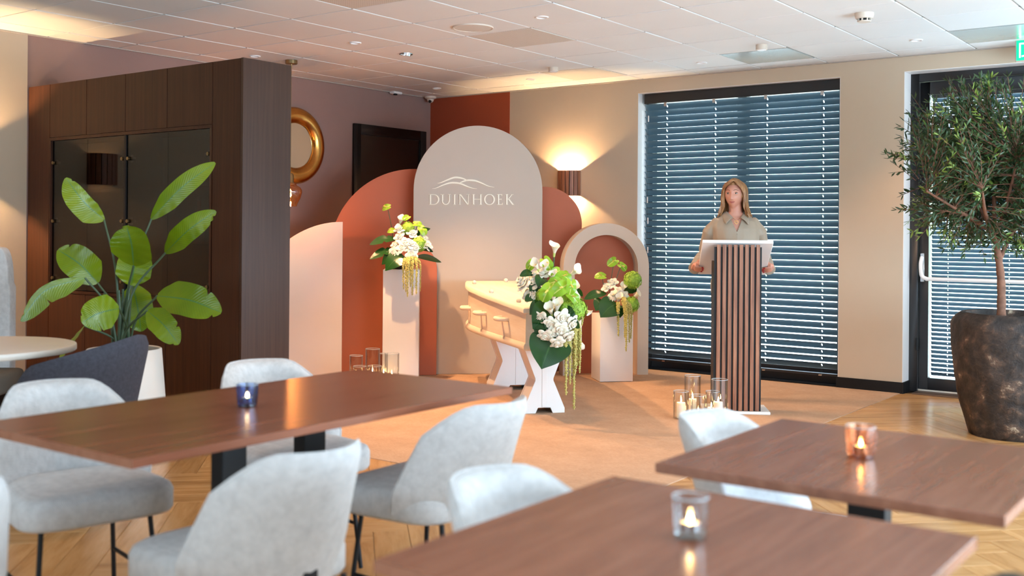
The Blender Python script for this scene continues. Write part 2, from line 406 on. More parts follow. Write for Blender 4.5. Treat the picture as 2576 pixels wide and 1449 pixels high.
        if smooth:
            me.polygons.foreach_set('use_smooth', [True] * len(me.polygons))
            try: me.set_sharp_from_angle(angle=math.radians(ang))
            except Exception: pass
        me.materials.append(mat)
        return me
    def build(s, name, mat, parent=None, **kw):
        if parent is not None and 'org' not in kw and parent.get('_abs'): kw['org'] = parent['_abs'][:]
        return link(name, s.mesh(name, mat, **kw), parent)
def link(name, me, parent=None):
    o = bpy.data.objects.new(name, me); COL.objects.link(o)
    if parent is not None: o.parent = parent
    return o
def tag(o, label, cat, group=None):
    o['label'] = label; o['category'] = cat
    if group: o['group'] = group
    return o
def thing(name, label, cat, loc=(0, 0, 0), rz=0.0, group=None, absolute=False):
    o = bpy.data.objects.new(name, None); COL.objects.link(o); o.empty_display_size = 0.1
    o.location = loc; o.rotation_euler = (0, 0, rz)
    if absolute: o['_abs'] = list(loc)
    return tag(o, label, cat, group)
def struct(o): o['kind'] = 'structure'; return o
def stuff(o): o['kind'] = 'stuff'; return o
def dup(root, label, loc=None, rz=None, group=None):
    r = root.copy(); COL.objects.link(r); r['label'] = label
    if loc is not None: r.location = loc
    if rz is not None: r.rotation_euler = (0, 0, rz)
    if group: r['group'] = group
    for ch in list(root.children):
        c = ch.copy(); COL.objects.link(c); c.parent = r
        for g in list(ch.children):
            d = g.copy(); COL.objects.link(d); d.parent = c
    return r
def lerp(a, b, t): return a + (b - a) * t
def bez(pts, n):
    # smooth path through points (Catmull-Rom)
    P = [Vector(p) for p in pts]; P = [P[0] * 2 - P[1]] + P + [P[-1] * 2 - P[-2]]; out = []
    for i in range(1, len(P) - 2):
        for k in range(n):
            t = k / n
            out.append(0.5 * ((2 * P[i]) + (P[i + 1] - P[i - 1]) * t + (2 * P[i - 1] - 5 * P[i] + 4 * P[i + 1] - P[i + 2]) * t * t + (3 * P[i] - P[i - 1] - 3 * P[i + 1] + P[i + 2]) * t ** 3))
    out.append(P[-2]); return out
def frame_to(d, up=(0, 0, 1)):
    # matrix whose z axis is d
    d = Vector(d).normalized(); u = Vector(up)
    x = u.cross(d)
    if x.length < 1e-4: x = Vector((1, 0, 0)).cross(d)
    x.normalize(); y = d.cross(x)
    return Matrix((x, y, d)).transposed()

# ------------------------------------------------------------------ room shell
CEIL = 2.78
floor = struct(MB().span((-0.2, -12.6, -0.12), (10.2, 0.34, -0.006)).build('floor', M_sub))
PW, PL = 0.153, 0.765
def plank_mesh():
    return MB().box((0, 0, -0.004), (PL - 0.002, PW - 0.002, 0.008)).mesh('plank', M_floor, bevel=0.0012, smooth=False)
pm = plank_mesh()
cand = []
# herringbone at 45 degrees
ca = math.cos(PI / 4)
def to_w(a, b): return Vector((3.0 + (a - b) * ca, -6.0 + (a + b) * ca, 0))
NP = 62
for k in range(-NP, NP):
    for mrow in range(-14, 14):
        # classic herringbone: blocks step by PW along the diagonal, pairs repeat every 2*PL
        a0 = k * PW + mrow * PL; b0 = k * PW - mrow * PL
        cand.append((to_w(a0 + PL / 2, b0 + PW / 2), PI / 4))
        cand.append((to_w(a0 + PW / 2 - 0.0, b0 + PW + PL / 2), 3 * PI / 4))
seen = []; rest = MB()
def inframe(p, mgn=160):
    d = p - CAM; z = d.dot(FWD)
    if z < 0.5: return None
    x = W / 2 + FPX * d.dot(RGT) / z; y = CYPX - FPX * d.dot(UPV) / z
    return z if (-mgn < x < W + mgn and -mgn < y < H + mgn) else None
def hidden(p):
    x, y = p.x, p.y
    return (0.5 < x < 4.62 and -4.0 < y) or x < 0.3
for p, rz in cand:
    if not (-0.1 < p.x < 10.0 and -12.4 < p.y < 0.25): continue
    if p.x < 4.75 and p.y > -4.1: continue
    z = inframe(p)
    if z: seen.append((z, p, rz))
    else: rest.box((p.x, p.y, -0.004), (PL - 0.002, PW - 0.002, 0.008), rz)
seen.sort(key=lambda t: t[0])
for q, (z, p, rz) in enumerate(seen):
    if q < 296:
        o = link('plank', pm, floor); o.location = p; o.rotation_euler = (0, 0, rz)
    else: rest.box((p.x, p.y, -0.004), (PL - 0.002, PW - 0.002, 0.008), rz)
# remaining planks: one joined part
stuff(rest.build('far_planks', M_floor, floor, smooth=False, merge=False))
carpet = MB().prism([(0.0, 0.0), (0.0, -4.24), (2.51, -4.24), (2.51, -4.5), (5.12, -4.5), (5.12, 0.0)], (1, 0, 0), (0, 1, 0), (0, 0, 1), (0, 0, -0.003), 0.007).build('carpet', M_carpet, bevel=0.002)
tag(carpet, 'large flat beige inset carpet under the coffin, panels and lectern', 'carpet')

wb = MB()
for a, b in (((-0.2, 0, 0), (2.631, 0.3, 2.9)), ((4.602, 0, 0), (5.134, 0.3, 2.9)), ((6.32, 0, 0), (10.2, 0.3, 2.9)),
             ((2.631, 0, 2.645), (4.602, 0.3, 2.9)), ((5.134, 0, 2.648), (6.32, 0.3, 2.9))):
    wb.span(a, b)
wall_back = struct(wb.build('wall_back', M_cream))
MB().span((0, -0.003, 0), (1.095, 0.001, CEIL)).build('rust_paint_strip', M_rust, wall_back)
wall_left = struct(MB().span((-0.2, -12.6, 0), (0, 0.0, 2.9)).build('wall_left', M_mauve))
MB().span((-0.001, -12.5, 0), (0.003, -4.652, CEIL)).build('cream_paint_strip', M_cream, wall_left)
struct(MB().span((10.0, -12.6, 0), (10.2, 0.0, 2.9)).build('wall_right', M_cream))
struct(MB().span((0.0, -12.8, 0), (10.0, -12.5, 2.9)).build('wall_rear', M_cream))

# ceiling: slab, tiles and grid
ceiling = struct(MB().span((-0.2, -12.6, CEIL + 0.012), (10.2, 0.3, 2.95)).build('ceiling', M_grid))
TG = 0.6; GX = 0.295; GY = -0.30
tile_me = MB().box((0, 0, 0), (0.586, 0.586, 0.016)).mesh('tile', M_tile, bevel=0.003, smooth=False)
perf_me = MB().box((0, 0, 0), (0.586, 0.586, 0.016)).mesh('perforated_tile', M_perf, bevel=0.003, smooth=False)
refl_me = MB().box((0, 0, 0), (0.586, 0.586, 0.016)).mesh('metal_tile', M_refl, bevel=0.003, smooth=False)
PERF = {(4, 4), (3, 1), (4, 7)}; REFL = {(6, 1), (9, 1)}
rt = MB(); nt = 0
for i in range(-1, 17):
    for j in range(0, 21):
        x0 = GX + TG * i; x1 = x0 + TG; y1 = GY - TG * (j - 1); y0 = y1 - TG
        if j == 0: y0, y1 = GY, 0.0
        x0 = max(x0, 0.0); x1 = min(x1, 10.0)
        full = abs(x1 - x0 - TG) < 1e-6 and j > 0
        c = Vector(((x0 + x1) / 2, (y0 + y1) / 2, CEIL + 0.004))
        vis = inframe(c, 200)
        if full and vis and nt < 230:
            me = perf_me if (i, j) in PERF else refl_me if (i, j) in REFL else tile_me
            o = link('perforated_tile' if me is perf_me else 'metal_tile' if me is refl_me else 'tile', me, ceiling)
            o.location = c + Vector((0, 0, 0.0025 * random.random() if me is tile_me else 0)); nt += 1
            if me is tile_me: o.rotation_euler = (random.uniform(-1, 1) * 0.0012, random.uniform(-1, 1) * 0.0012, 0)
        elif vis:
            MB().box(c, (x1 - x0 - 0.014, y1 - y0 - 0.014, 0.016)).build('cut_tile', M_tile, ceiling, bevel=0.003, smooth=False)
        else: rt.box(c, (x1 - x0 - 0.014, y1 - y0 - 0.014, 0.016))
stuff(rt.build('far_tiles', M_tile, ceiling, smooth=False, merge=False))
gr = MB()
for i in range(-1, 17): gr.span((GX + TG * i - 0.012, -12.5, CEIL + 0.004), (GX + TG * i + 0.012, 0, CEIL + 0.013))
for j in range(0, 22): gr.span((0, GY - TG * j - 0.012, CEIL + 0.004), (10, GY - TG * j + 0.012, CEIL + 0.013))
gr.build('grid_bars', M_grid, ceiling, smooth=False)
ea = MB(); ea.span((0, -0.022, CEIL - 0.012), (10, -0.001, CEIL + 0.0)); ea.span((0.001, -12.5, CEIL - 0.012), (0.022, 0, CEIL))
ea.build('edge_angle', M_grid, ceiling, smooth=False)

# baseboards
bb = MB().span((4.588, -0.014, 0.0), (5.148, -0.0005, 0.092)).span((5.1345, -0.014, 0.0), (5.148, 0.19, 0.092))
struct(bb.build('baseboard_back', M_black, bevel=0.002))
struct(MB().span((0.0005, -4.24, 0.004), (0.014, -1.25, 0.092)).build('baseboard_left', M_black, bevel=0.002))

# ------------------------------------------------------------------ dark door on the left wall
door1 = thing('door_1', 'black flush door in a deep black frame on the mauve wall', 'door'); struct(door1)
fr = MB()
fr.span((0.0005, -1.21, 0), (0.03, -1.115, 2.395)); fr.span((0.0005, -0.195, 0), (0.03, -0.10, 2.395)); fr.span((0.0005, -1.115, 2.29), (0.03, -0.195, 2.395))
fr.build('door_frame', M_black, door1, bevel=0.003)
MB().span((0.0005, -1.113, 0.006), (0.008, -0.197, 2.288)).build('door_leaf', mat_plain('black_door_leaf', srgb(17, 14, 13), 0.35, var=0.1), door1, bevel=0.001)
h = MB(); h.tube([(0.008, -1.04, 1.03), (0.05, -1.04, 1.03), (0.055, -1.03, 1.03), (0.055, -0.92, 1.03)], 0.009)
h.build('door_handle', M_chrome, door1)

# ------------------------------------------------------------------ window with venetian blind
def slat_section(w, tilt, camber, n=6):
    # profile in (y, z): room side edge up, street side edge down
    out = []
    for i in range(n + 1):
        t = i / n - 0.5
        a = t * w; b = camber * (1 - (2 * t) ** 2)
        out.append((a * math.cos(tilt) - b * math.sin(tilt) * -1 * 0, -a * math.sin(tilt) + b))
    return out
def slat_mesh(name, x0, x1, w, tilt, camber, holes, hw, th=0.0009):
    sec = []
    n = 6
    for i in range(n + 1):
        t = i / n - 0.5; a = t * w; b = camber * (1 - (2 * t) ** 2)
        ct, st = math.cos(tilt), math.sin(tilt)
        sec.append((a * ct + b * st, -a * st + b * ct))
    xs = sorted({x0, x1} | {h - hw for h in holes} | {h + hw for h in holes})
    m = MB()
    for k in range(len(xs) - 1):
        mid = (xs[k] + xs[k + 1]) / 2
        hole = any(abs(mid - h) < hw * 0.99 for h in holes)
        for i in range(n):
            if hole and i in (2, 3): continue
            (ya, za), (yb, zb) = sec[i], sec[i + 1]
            m.add([(xs[k], ya, za), (xs[k + 1], ya, za), (xs[k + 1], yb, zb), (xs[k], yb, zb)], [(0, 1, 2, 3)])
    return m.mesh(name, M_slat, ang=60)
win = thing('window_1', 'tall black framed window beside the lectern', 'window'); struct(win)
WX0, WX1 = 2.631, 4.602
fb = MB()
fb.span((WX0, 0.17, 0.0), (WX0 + 0.07, 0.26, 2.645)); fb.span((WX1 - 0.07, 0.17, 0.0), (WX1, 0.26, 2.645))
fb.span((WX0 + 0.07, 0.17, 2.57), (WX1 - 0.07, 0.26, 2.645)); fb.span((WX0 + 0.07, 0.17, 0.0), (WX1 - 0.07, 0.26, 0.13))
fb.build('window_frame', M_frame, win, bevel=0.003)
mxc = ony(1870, 500, 0.22).x
MB().span((mxc - 0.045, 0.175, 0.13), (mxc + 0.045, 0.255, 2.57)).build('mullion', M_frame, win, bevel=0.003)
for a, b in ((WX0 + 0.07, mxc - 0.045), (mxc + 0.045, WX1 - 0.07)):
    MB().span((a, 0.212, 0.13), (b, 0.218, 2.57)).build('pane', M_winglass, win, smooth=False)
rv = MB(); rv.span((WX0 - 0.0, 0.001, 0), (WX0 + 0.004, 0.17, 2.645)); rv.span((WX0, 0.001, 2.641), (WX1, 0.17, 2.645)); rv.span((WX1 - 0.004, 0.001, 0), (WX1, 0.17, 2.645))
rv.build('reveal_lining', M_white, win, smooth=False)
MB().span((WX0, -0.004, 0.0), (WX1, 0.17, 0.006)).build('window_sill', M_black, win, smooth=False)

blind = thing('venetian_blind', 'wide dark blue-grey venetian blind closed over the window behind the lectern', 'blind', (3.62, 0.095, 2.6))
BX0, BX1 = WX0 + 0.034, WX1 - 0.012
hx = [ony(p, 500, 0.095).x for p in (1676, 1798, 1928, 2070)]
PITCH = 0.0587
sm = slat_mesh('slat', BX0 - 3.62, BX1 - 3.62, 0.069, math.radians(50), 0.0085, [x - 3.62 for x in hx], 0.005)
nsl = 0; z = 2.512
while z > 0.115:
    o = link('slat', sm, blind); o.location = (0, 0, z - 2.6); o.rotation_euler = (random.uniform(-1, 1) * 0.008, 0, random.uniform(-1, 1) * 0.0008)
    z -= PITCH; nsl += 1
MB().span((BX0, 0.058, 2.545), (BX1, 0.132, 2.64)).build('headbox', M_frame, blind, bevel=0.004, org=blind.location)
MB().span((BX0, 0.066, 0.075), (BX1, 0.124, 0.10)).build('bottom_rail', M_frame, blind, bevel=0.004, org=blind.location)
for x in hx:
    c = MB()
    for dy in (-0.026, 0.026): c.tube([(x, 0.095 + dy, 2.55), (x, 0.095 + dy, 0.10)], 0.0008, 4)
    c.build('ladder_cord', M_black, blind, org=blind.location)
    MB().box((x, 0.062, 2.535), (0.03, 0.006, 0.05)).build('cord_clip', M_chrome, blind, bevel=0.001, org=blind.location)
    MB().box((x, 0.061, 0.085), (0.03, 0.004, 0.012)).build('rail_clip', M_chrome, blind, bevel=0.001, org=blind.location)
cc = MB()
for x in (BX0 + 0.04, BX0 + 0.05): cc.tube([(x, 0.052, 2.55), (x, 0.052, 1.05)], 0.0012, 4)
cc.build('pull_cord', M_black, blind, org=blind.location)
for zz in (2.40, 1.62, 1.42, 1.14): MB().box((BX0 + 0.045 + 0.012 * ((zz * 7) % 1), 0.05, zz), (0.012, 0.008, 0.06)).build('cord_tassel', M_white, blind, bevel=0.003, org=blind.location)

# ------------------------------------------------------------------ glazed exit door with its own blind
d2 = thing('door_2', 'black framed glazed exit door at the right behind the olive tree', 'door'); struct(d2)
DX0, DX1 = 5.134, 6.32
f2 = MB()
f2.span((DX0, 0.17, 0.0), (DX0 + 0.071, 0.28, 2.648)); f2.span((DX1 - 0.071, 0.17, 0.0), (DX1, 0.28, 2.648)); f2.span((DX0 + 0.071, 0.17, 2.577), (DX1 - 0.071, 0.28, 2.648))
f2.build('door_frame', M_frame, d2, bevel=0.004)
lf = MB()
LX0, LX1 = DX0 + 0.074, DX1 - 0.074
lf.span((LX0, 0.20, 0.02), (LX0 + 0.075, 0.27, 2.572)); lf.span((LX1 - 0.075, 0.20, 0.02), (LX1, 0.27, 2.572)); lf.span((LX0 + 0.075, 0.20, 2.47), (LX1 - 0.075, 0.27, 2.572)); lf.span((LX0 + 0.075, 0.20, 0.02), (LX1 - 0.075, 0.27, 0.122))
lf.build('door_leaf', M_frame, d2, bevel=0.003)
MB().span((LX0 + 0.075, 0.252, 0.122), (LX1 - 0.075, 0.258, 2.47)).build('pane', M_winglass, d2, smooth=False)
MB().span((DX0 + 0.071, 0.02, 0.0), (DX1 - 0.071, 0.30, 0.012)).build('threshold', mat_plain('bronze_threshold', srgb(120, 96, 78), 0.4, 0.6), d2, bevel=0.002)
MB().span((LX0, 0.195, 0.012), (LX1, 0.2, 0.024)).build('draught_strip', M_detect, d2, smooth=False)
rv = MB(); rv.span((DX0, 0.001, 0.093), (DX0 + 0.004, 0.17, 2.648)); rv.span((DX0, 0.001, 2.644), (DX1, 0.17, 2.648)); rv.span((DX1 - 0.004, 0.001, 0.0), (DX1, 0.17, 2.648))
rv.build('reveal_lining', M_white, d2, smooth=False)
pb = MB(); pb.box((LX0 + 0.03, 0.19, 1.035), (0.034, 0.024, 0.24)); pb.build('bar_plate', M_chrome, d2, bevel=0.004)
pb = MB(); pb.tube(bez([(LX0 + 0.03, 0.17, 1.12), (LX0 + 0.035, 0.12, 1.06), (LX0 + 0.05, 0.10, 0.97), (LX0 + 0.09, 0.10, 0.945)], 5), 0.016, 10); pb.build('bar_arm', M_white, d2)
pb = MB(); pb.tube([(LX0 + 0.08, 0.10, 0.945), (LX1 - 0.08, 0.10, 0.945)], 0.016, 12); pb.build('push_bar', M_white, d2)
pb = MB(); pb.tube(bez([(LX1 - 0.03, 0.17, 1.12), (LX1 - 0.035, 0.12, 1.06), (LX1 - 0.05, 0.10, 0.97), (LX1 - 0.09, 0.10, 0.945)], 5), 0.016, 10); pb.build('bar_arm', M_white, d2)
for zz in (1.82, 0.4): MB().tube([(DX0 + 0.073, 0.16, zz - 0.05), (DX0 + 0.073, 0.16, zz + 0.05)], 0.01).build('hinge', M_black, d2)
b2 = thing('door_blind', 'narrow slat venetian blind hung in the glass of the exit door', 'blind', (5.73, 0.226, 2.46))
B0, B1 = LX0 + 0.092, LX1 - 0.092
h2 = [ony(p, 500, 0.226).x for p in (2386, 2540)]
sm2 = slat_mesh('slat', B0 - 5.73, B1 - 5.73, 0.042, math.radians(47), 0.005, [x - 5.73 for x in h2] + [6.05 - 5.73], 0.003)
z = 2.42
while z > 0.145:
    o = link('slat', sm2, b2); o.location = (0, 0, z - 2.46); o.rotation_euler = (random.uniform(-1, 1) * 0.02, 0, 0); z -= 0.0365
MB().span((B0, 0.212, 2.437), (B1, 0.24, 2.468)).build('headbox', M_frame, b2, bevel=0.002, org=b2.location)
for x in h2: MB().tube([(x, 0.212, 2.44), (x, 0.212, 0.13)], 0.0008, 4).build('ladder_cord', M_black, b2, org=b2.location)
MB().box((B0 + 0.035, 0.205, 2.33), (0.014, 0.008, 0.04)).build('cord_tassel', M_white, b2, bevel=0.003, org=b2.location)

# outside: bright ground and pale hedge, added to whiten the blind gaps
struct(MB().span((-8, 0.42, -0.3), (18, 30, -0.15)).build('bounce_terrace', M_bright_ground))  # made pale so the sun bounces up through the slats
hd = MB()
def hfn(u, v):
    x = -6 + 22 * u; a = v * PI
    nz = mnoise.noise(Vector((x * 1.3, v * 5, 0))) * 0.35
    return Vector((x * 1.6 - 6, 17.0 + (1.2 + nz) * math.cos(a) * -1, -0.15 + (3.6 + nz * 3) * math.sin(a) ** 0.6))
hd.grid(hfn, 90, 14)
hedge = stuff(hd.build('hedge', M_hedge)); tag(hedge, 'green clipped hedge outside beyond the window blinds', 'hedge')

# ------------------------------------------------------------------ ceiling fittings
def downlight(x, y, label):
    t = thing('downlight', label, 'ceiling light', (x, y, CEIL - 0.004), 0, 'recessed ceiling spots')
    m = MB(); m.lathe([(0.034, 0.002), (0.036, -0.006), (0.045, -0.006), (0.047, 0.0), (0.047, 0.003), (0.034, 0.003)], 28, closed=True); m.build('trim_ring', M_white, t)
    m = MB(); m.lathe([(0.0, 0.0035), (0.02, 0.0025), (0.034, 0.0035)], 24); m.build('lens', M_led, t)
    return t
DL = ['small recessed downlight just behind the top corner of the dark cabinet', 'glowing recessed downlight in the ceiling left of the round speaker', 'glowing recessed downlight in the ceiling right of the round speaker',
      'small downlight nearest the corner above the black door', 'small downlight above the top of the grey arched panel', 'small downlight near the window wall above the blind', 'small downlight in front of the exit sign']
for (x, y, e), lb in zip(SPOTS[:7], DL): downlight(x, y, lb)
t = thing('adjustable_spot', 'tilting silver recessed spot in the tile below the round speaker', 'ceiling light', (1.78, -2.37, CEIL - 0.004))
m = MB(); m.lathe([(0.044, 0.003), (0.046, -0.006), (0.056, -0.006), (0.058, 0.003)], 28, closed=True); m.build('trim_ring', M_chrome, t)
m = MB(); m.lathe([(0.0, 0.006), (0.03, 0.004), (0.042, -0.008), (0.042, 0.008)], 24, m=Matrix.Rotation(0.35, 3, 'Y')); m.build('reflector', M_chrome, t)
t = thing('ceiling_speaker', 'round flat grey speaker grille in the ceiling', 'speaker', (2.958, -2.955, CEIL - 0.004))
m = MB(); m.lathe([(0.138, 0.004), (0.14, -0.008), (0.146, -0.008), (0.148, 0.004)], 40, closed=True); m.build('rim', M_detect, t)
m = MB(); m.lathe([(0.0, -0.007), (0.1, -0.007), (0.138, -0.005), (0.138, 0.003)], 40); m.build('grille', M_perf, t)
t = thing('smoke_detector', 'large ivory smoke detector with dark slots near the right of the ceiling', 'detector', (5.416, -1.868, CEIL - 0.004))
m = MB(); m.lathe([(0.0, 0.002), (0.062, 0.002), (0.062, -0.012), (0.056, -0.032), (0.05, -0.034), (0.05, -0.036), (0.046, -0.036)], 32); m.build('housing', M_detect, t)
m = MB(); m.lathe([(0.034, -0.034), (0.034, -0.05)], 24); m.build('slot_ring', M_black, t)
for k in range(8):
    w = k * PI / 4; MB().box((0.04 * math.cos(w), 0.04 * math.sin(w), -0.043), (0.012, 0.008, 0.016), w).build('rib', M_detect, t)
m = MB(); m.lathe([(0.044, -0.05), (0.042, -0.056), (0.0, -0.06)], 28); m.build('cap', M_detect, t)
for (x, y, lb) in ((4.377, -1.133, 'small white cylindrical ceiling sensor beside the shiny metal tile'), (2.383, -1.084, 'small white cylindrical ceiling sensor beside the perforated tile')):
    t = thing('ceiling_sensor', lb, 'sensor', (x, y, CEIL - 0.004), 0, 'cylindrical ceiling sensors')
    m = MB(); m.lathe([(0.0, 0.002), (0.044, 0.002), (0.044, -0.036), (0.042, -0.038), (0.0, -0.038)], 28); m.build('housing', M_detect, t)
    m = MB(); m.lathe([(0.036, -0.038), (0.036, -0.042), (0.0, -0.044)], 24); m.build('lens', M_white, t)
t = thing('security_camera', 'ivory dome camera on the ceiling in the corner of the room', 'camera', (0.10, -0.12, CEIL - 0.004))
m = MB(); m.lathe([(0.0, 0.002), (0.065, 0.002), (0.062, -0.02), (0.04, -0.03)], 24); m.build('base', M_detect, t)
m = MB(); m.ball((0, 0, -0.032), 0.038, 14, 9); m.build('dome', M_detect, t)
MB().ball((0.012, -0.022, -0.055), 0.018, 10, 8).build('lens', M_black, t)
t = thing('alarm_sensor', 'small white box sensor on the ceiling edge above the black door', 'sensor', (0.05, -0.62, CEIL - 0.004))
MB().box((0, 0, -0.012), (0.07, 0.13, 0.026)).build('housing', M_white, t, bevel=0.006); MB().box((0.02, -0.03, -0.032), (0.03, 0.04, 0.016)).build('sensor_eye', M_black, t, bevel=0.004)

# emergency exit sign hung from the ceiling
ex = ony(2557, 152, -0.22)
t = thing('exit_sign', 'green illuminated emergency exit sign at the right edge under the ceiling', 'sign', (ex.x + 0.17, -0.22, 2.70))
MB().box((0, 0, 0.0), (0.35, 0.036, 0.165)).build('housing', M_detect, t, bevel=0.004)
MB().box((0, -0.0195, 0.0), (0.335, 0.004, 0.15)).build('face', M_green, t, bevel=0.001)
pg = MB()
def seg(a, b, w): 
    A = Vector((a[0], 0, a[1])); B = Vector((b[0], 0, b[1])); d = (B - A).normalized(); n_ = Vector((-d.z, 0, d.x)) * w / 2
    pg.prism([(0, 0)] * 0 or [((A + n_).x, (A + n_).z), ((B + n_).x, (B + n_).z), ((B - n_).x, (B - n_).z), ((A - n_).x, (A - n_).z)], (1, 0, 0), (0, 0, 1), (0, -1, 0), (0, -0.0216, 0), 0.0015)
seg((-0.145, 0.05), (-0.095, 0.05), 0.012); seg((-0.142, 0.055), (-0.142, -0.055), 0.012); seg((-0.098, 0.055), (-0.098, -0.055), 0.012)
seg((-0.06, 0.03), (-0.075, -0.01), 0.02); seg((-0.075, -0.01), (-0.05, -0.035), 0.013); seg((-0.05, -0.035), (-0.055, -0.06), 0.012); seg((-0.075, -0.01), (-0.10, -0.04), 0.013); seg((-0.10, -0.04), (-0.13, -0.045), 0.012)
seg((-0.062, 0.025), (-0.09, 0.012), 0.01); seg((-0.062, 0.025), (-0.035, 0.005), 0.01); seg((0.0, 0), (0.11, 0), 0.018); seg((0.11, 0.0), (0.075, 0.035), 0.016); seg((0.11, 0.0), (0.075, -0.035), 0.016)
pg.lathe([(0.0, 0.0), (0.012, 0.0)], 14, (-0.052, -0.023, 0.047), m=Matrix.Rotation(PI / 2, 3, 'X'))
pg.build('running_man_symbol', M_signw, t, smooth=False)
for dx in (-0.12, 0.12): MB().tube([(dx, 0, 0.08), (dx, 0, CEIL - 2.70 + 0.006)], 0.004).build('hanger', M_chrome, t)

# ------------------------------------------------------------------ wall lamps (half round, slatted, light up and down)
def wall_lamp(label, loc, rz, watt=85.0):
    t = thing('wall_lamp', label, 'wall lamp', loc, rz, 'half round wall lamps')   # local -y points into the room
    R = 0.118; hh = 0.124
    m = MB(); m.span((-0.10, -0.012, -hh + 0.01), (0.10, -0.0005, hh - 0.01)); m.build('back_plate', M_black, t)
    m = MB(); m.lathe([(R, -hh), (R, hh), (R - 0.004, hh), (R - 0.004, -hh)], 24, closed=True, a0=PI, a1=2 * PI); m.build('shade', M_black, t)
    ns = 9
    for k in range(ns):
        a = PI + PI * (k + 0.5) / ns
        mm = Matrix.Rotation(a - 1.5 * PI, 3, 'Z')
        MB().box(Vector((math.cos(a), math.sin(a), 0)) * (R + 0.004), (2 * R * math.sin(PI / ns / 2) * 0.9, 0.008, 2 * hh), m=mm).build('slat', M_slatw, t, bevel=0.001, smooth=False)
    for sgn in (1, -1):
        m = MB(); m.ball((0, -0.055, sgn * 0.04), 0.016, 10, 8); m.build('bulb', M_filament, t)
        m = MB(); m.tube([(0, -0.012, 0), (0, -0.055, 0), (0, -0.055, sgn * 0.026)], 0.006, 6); m.build('bulb_holder', M_black, t)
        l = light('wall_lamp_light', 'POINT', (0, -0.055, sgn * 0.062), watt, (1.0, 0.66, 0.34), shadow_soft_size=0.012); l.parent = t
    return t
wall_lamp('half round slatted wooden wall lamp glowing on the cream wall left of the window', (1.857, 0, 1.795), 0)
wall_lamp('half round slatted wall lamp on the cream wall beside the dark cabinet', (0.003, -5.23, 1.78), PI / 2, 110.0)

# ------------------------------------------------------------------ gold round mirror
t = thing('round_mirror', 'round mirror in a thick hammered gold ring frame on the mauve wall', 'mirror', (0.0005, -1.985, 2.115))
mx = Matrix.Rotation(PI / 2, 3, 'Y')
m = MB(); prof = []
for k in range(17):
    a = PI * k / 16
    prof.append((0.292 + 0.078 * math.cos(a), 0.002 + 0.062 * math.sin(a)))
m.lathe(prof + [(0.214, 0.0), (0.37, 0.0)], 72, m=mx, closed=True); m.build('gold_frame', M_brass, t)
m = MB(); m.lathe([(0.0, 0.012), (0.214, 0.012)], 48, m=mx); m.build('mirror_glass', M_mirror, t, smooth=False)
m = MB(); m.lathe([(0.214, 0.012), (0.222, 0.02), (0.226, 0.01)], 48, m=mx); m.build('inner_bead', M_bronze, t)

# ------------------------------------------------------------------ amber pendant lamp
px0, py0 = 0.72, -2.673
t = thing('pendant_lamp', 'amber glass pendant lamp hanging beside the dark cabinet edge', 'pendant lamp', (px0, py0, CEIL - 0.004))
m = MB(); m.lathe([(0.0, 0.0), (0.052, 0.0), (0.052, -0.03), (0.048, -0.033), (0.0, -0.033)], 28); m.build('ceiling_cup', M_bronze, t)
m = MB(); m.tube([(0, 0, -0.03), (0, 0, -0.07)], 0.006, 8); m.build('cord_grip', M_bronze, t)
m = MB(); m.tube([(0, 0, -0.06), (0, 0, -0.99)], 0.0025, 6); m.build('cord', M_bronze, t)
dz = 1.61 - (CEIL - 0.004)
m = MB(); m.lathe([(0.0, dz + 0.19), (0.02, dz + 0.185), (0.028, dz + 0.17), (0.028, dz + 0.11), (0.034, dz + 0.10), (0.034, dz + 0.088)], 20); m.build('socket', M_bronze, t)
m = MB(); m.lathe([(0.034, dz + 0.105), (0.05, dz + 0.10), (0.052, dz + 0.085), (0.062, dz + 0.078), (0.085, dz + 0.066), (0.099, dz + 0.042), (0.100, dz + 0.02), (0.086, dz - 0.03), (0.062, dz - 0.075), (0.055, dz - 0.098), (0.053, dz - 0.1)], 32); m.build('glass_shade', M_amber, t)
m = MB(); m.lathe([(0.0, dz + 0.088), (0.012, dz + 0.08), (0.014, dz + 0.05), (0.02, dz + 0.02), (0.024, dz - 0.01), (0.016, dz - 0.04), (0.0, dz - 0.048)], 16); m.build('bulb', M_glass, t)
m = MB(); m.tube(bez([(0, 0, dz + 0.05), (0.008, 0, dz + 0.02), (0, 0.008, dz), (-0.008, 0, dz + 0.02), (0, -0.008, dz - 0.02)], 5), 0.0022, 6); m.build('filament', M_filament, t)
l = light('pendant_light', 'POINT', (0, 0, dz), 20.0, (1.0, 0.50, 0.20), shadow_soft_size=0.012); l.parent = t

# ------------------------------------------------------------------ dark oak display cabinet used as a room divider
CX0, CX1, CY0, CY1, CZ = 0.006, 2.495, -4.644, -4.255, 2.374
cb = thing('display_cabinet', 'tall dark oak display cabinet with smoked glass doors standing out from the wall', 'cabinet', (CX0, CY0, 0))
cb['_abs'] = [0, 0, 0]; cb.location = (0, 0, 0)
NX0, NX1, NZ0, NZ1 = 0.304, 2.198, 0.836, 1.975
cs = MB()
cs.span((CX1 - 0.022, CY0, 0), (CX1, CY1, CZ)); cs.build('side_panel', M_cabs, cb, bevel=0.001)
MB().span((CX0, CY1 - 0.02, 0), (CX1 - 0.022, CY1, CZ)).build('back_panel', M_cab, cb, bevel=0.001)
MB().span((CX0, CY0 + 0.02, CZ - 0.02), (CX1 - 0.022, CY1 - 0.02, CZ - 0.001)).build('top_panel', M_cab, cb)
def front(nm, x0, x1, z0, z1): MB().span((x0 + 0.0022, CY0, z0 + 0.002), (x1 - 0.0022, CY0 + 0.019, z1 - 0.002)).build(nm, M_cab, cb, bevel=0.0015)
XS = [NX0, 0.783, 1.256, 1.726, NX1]
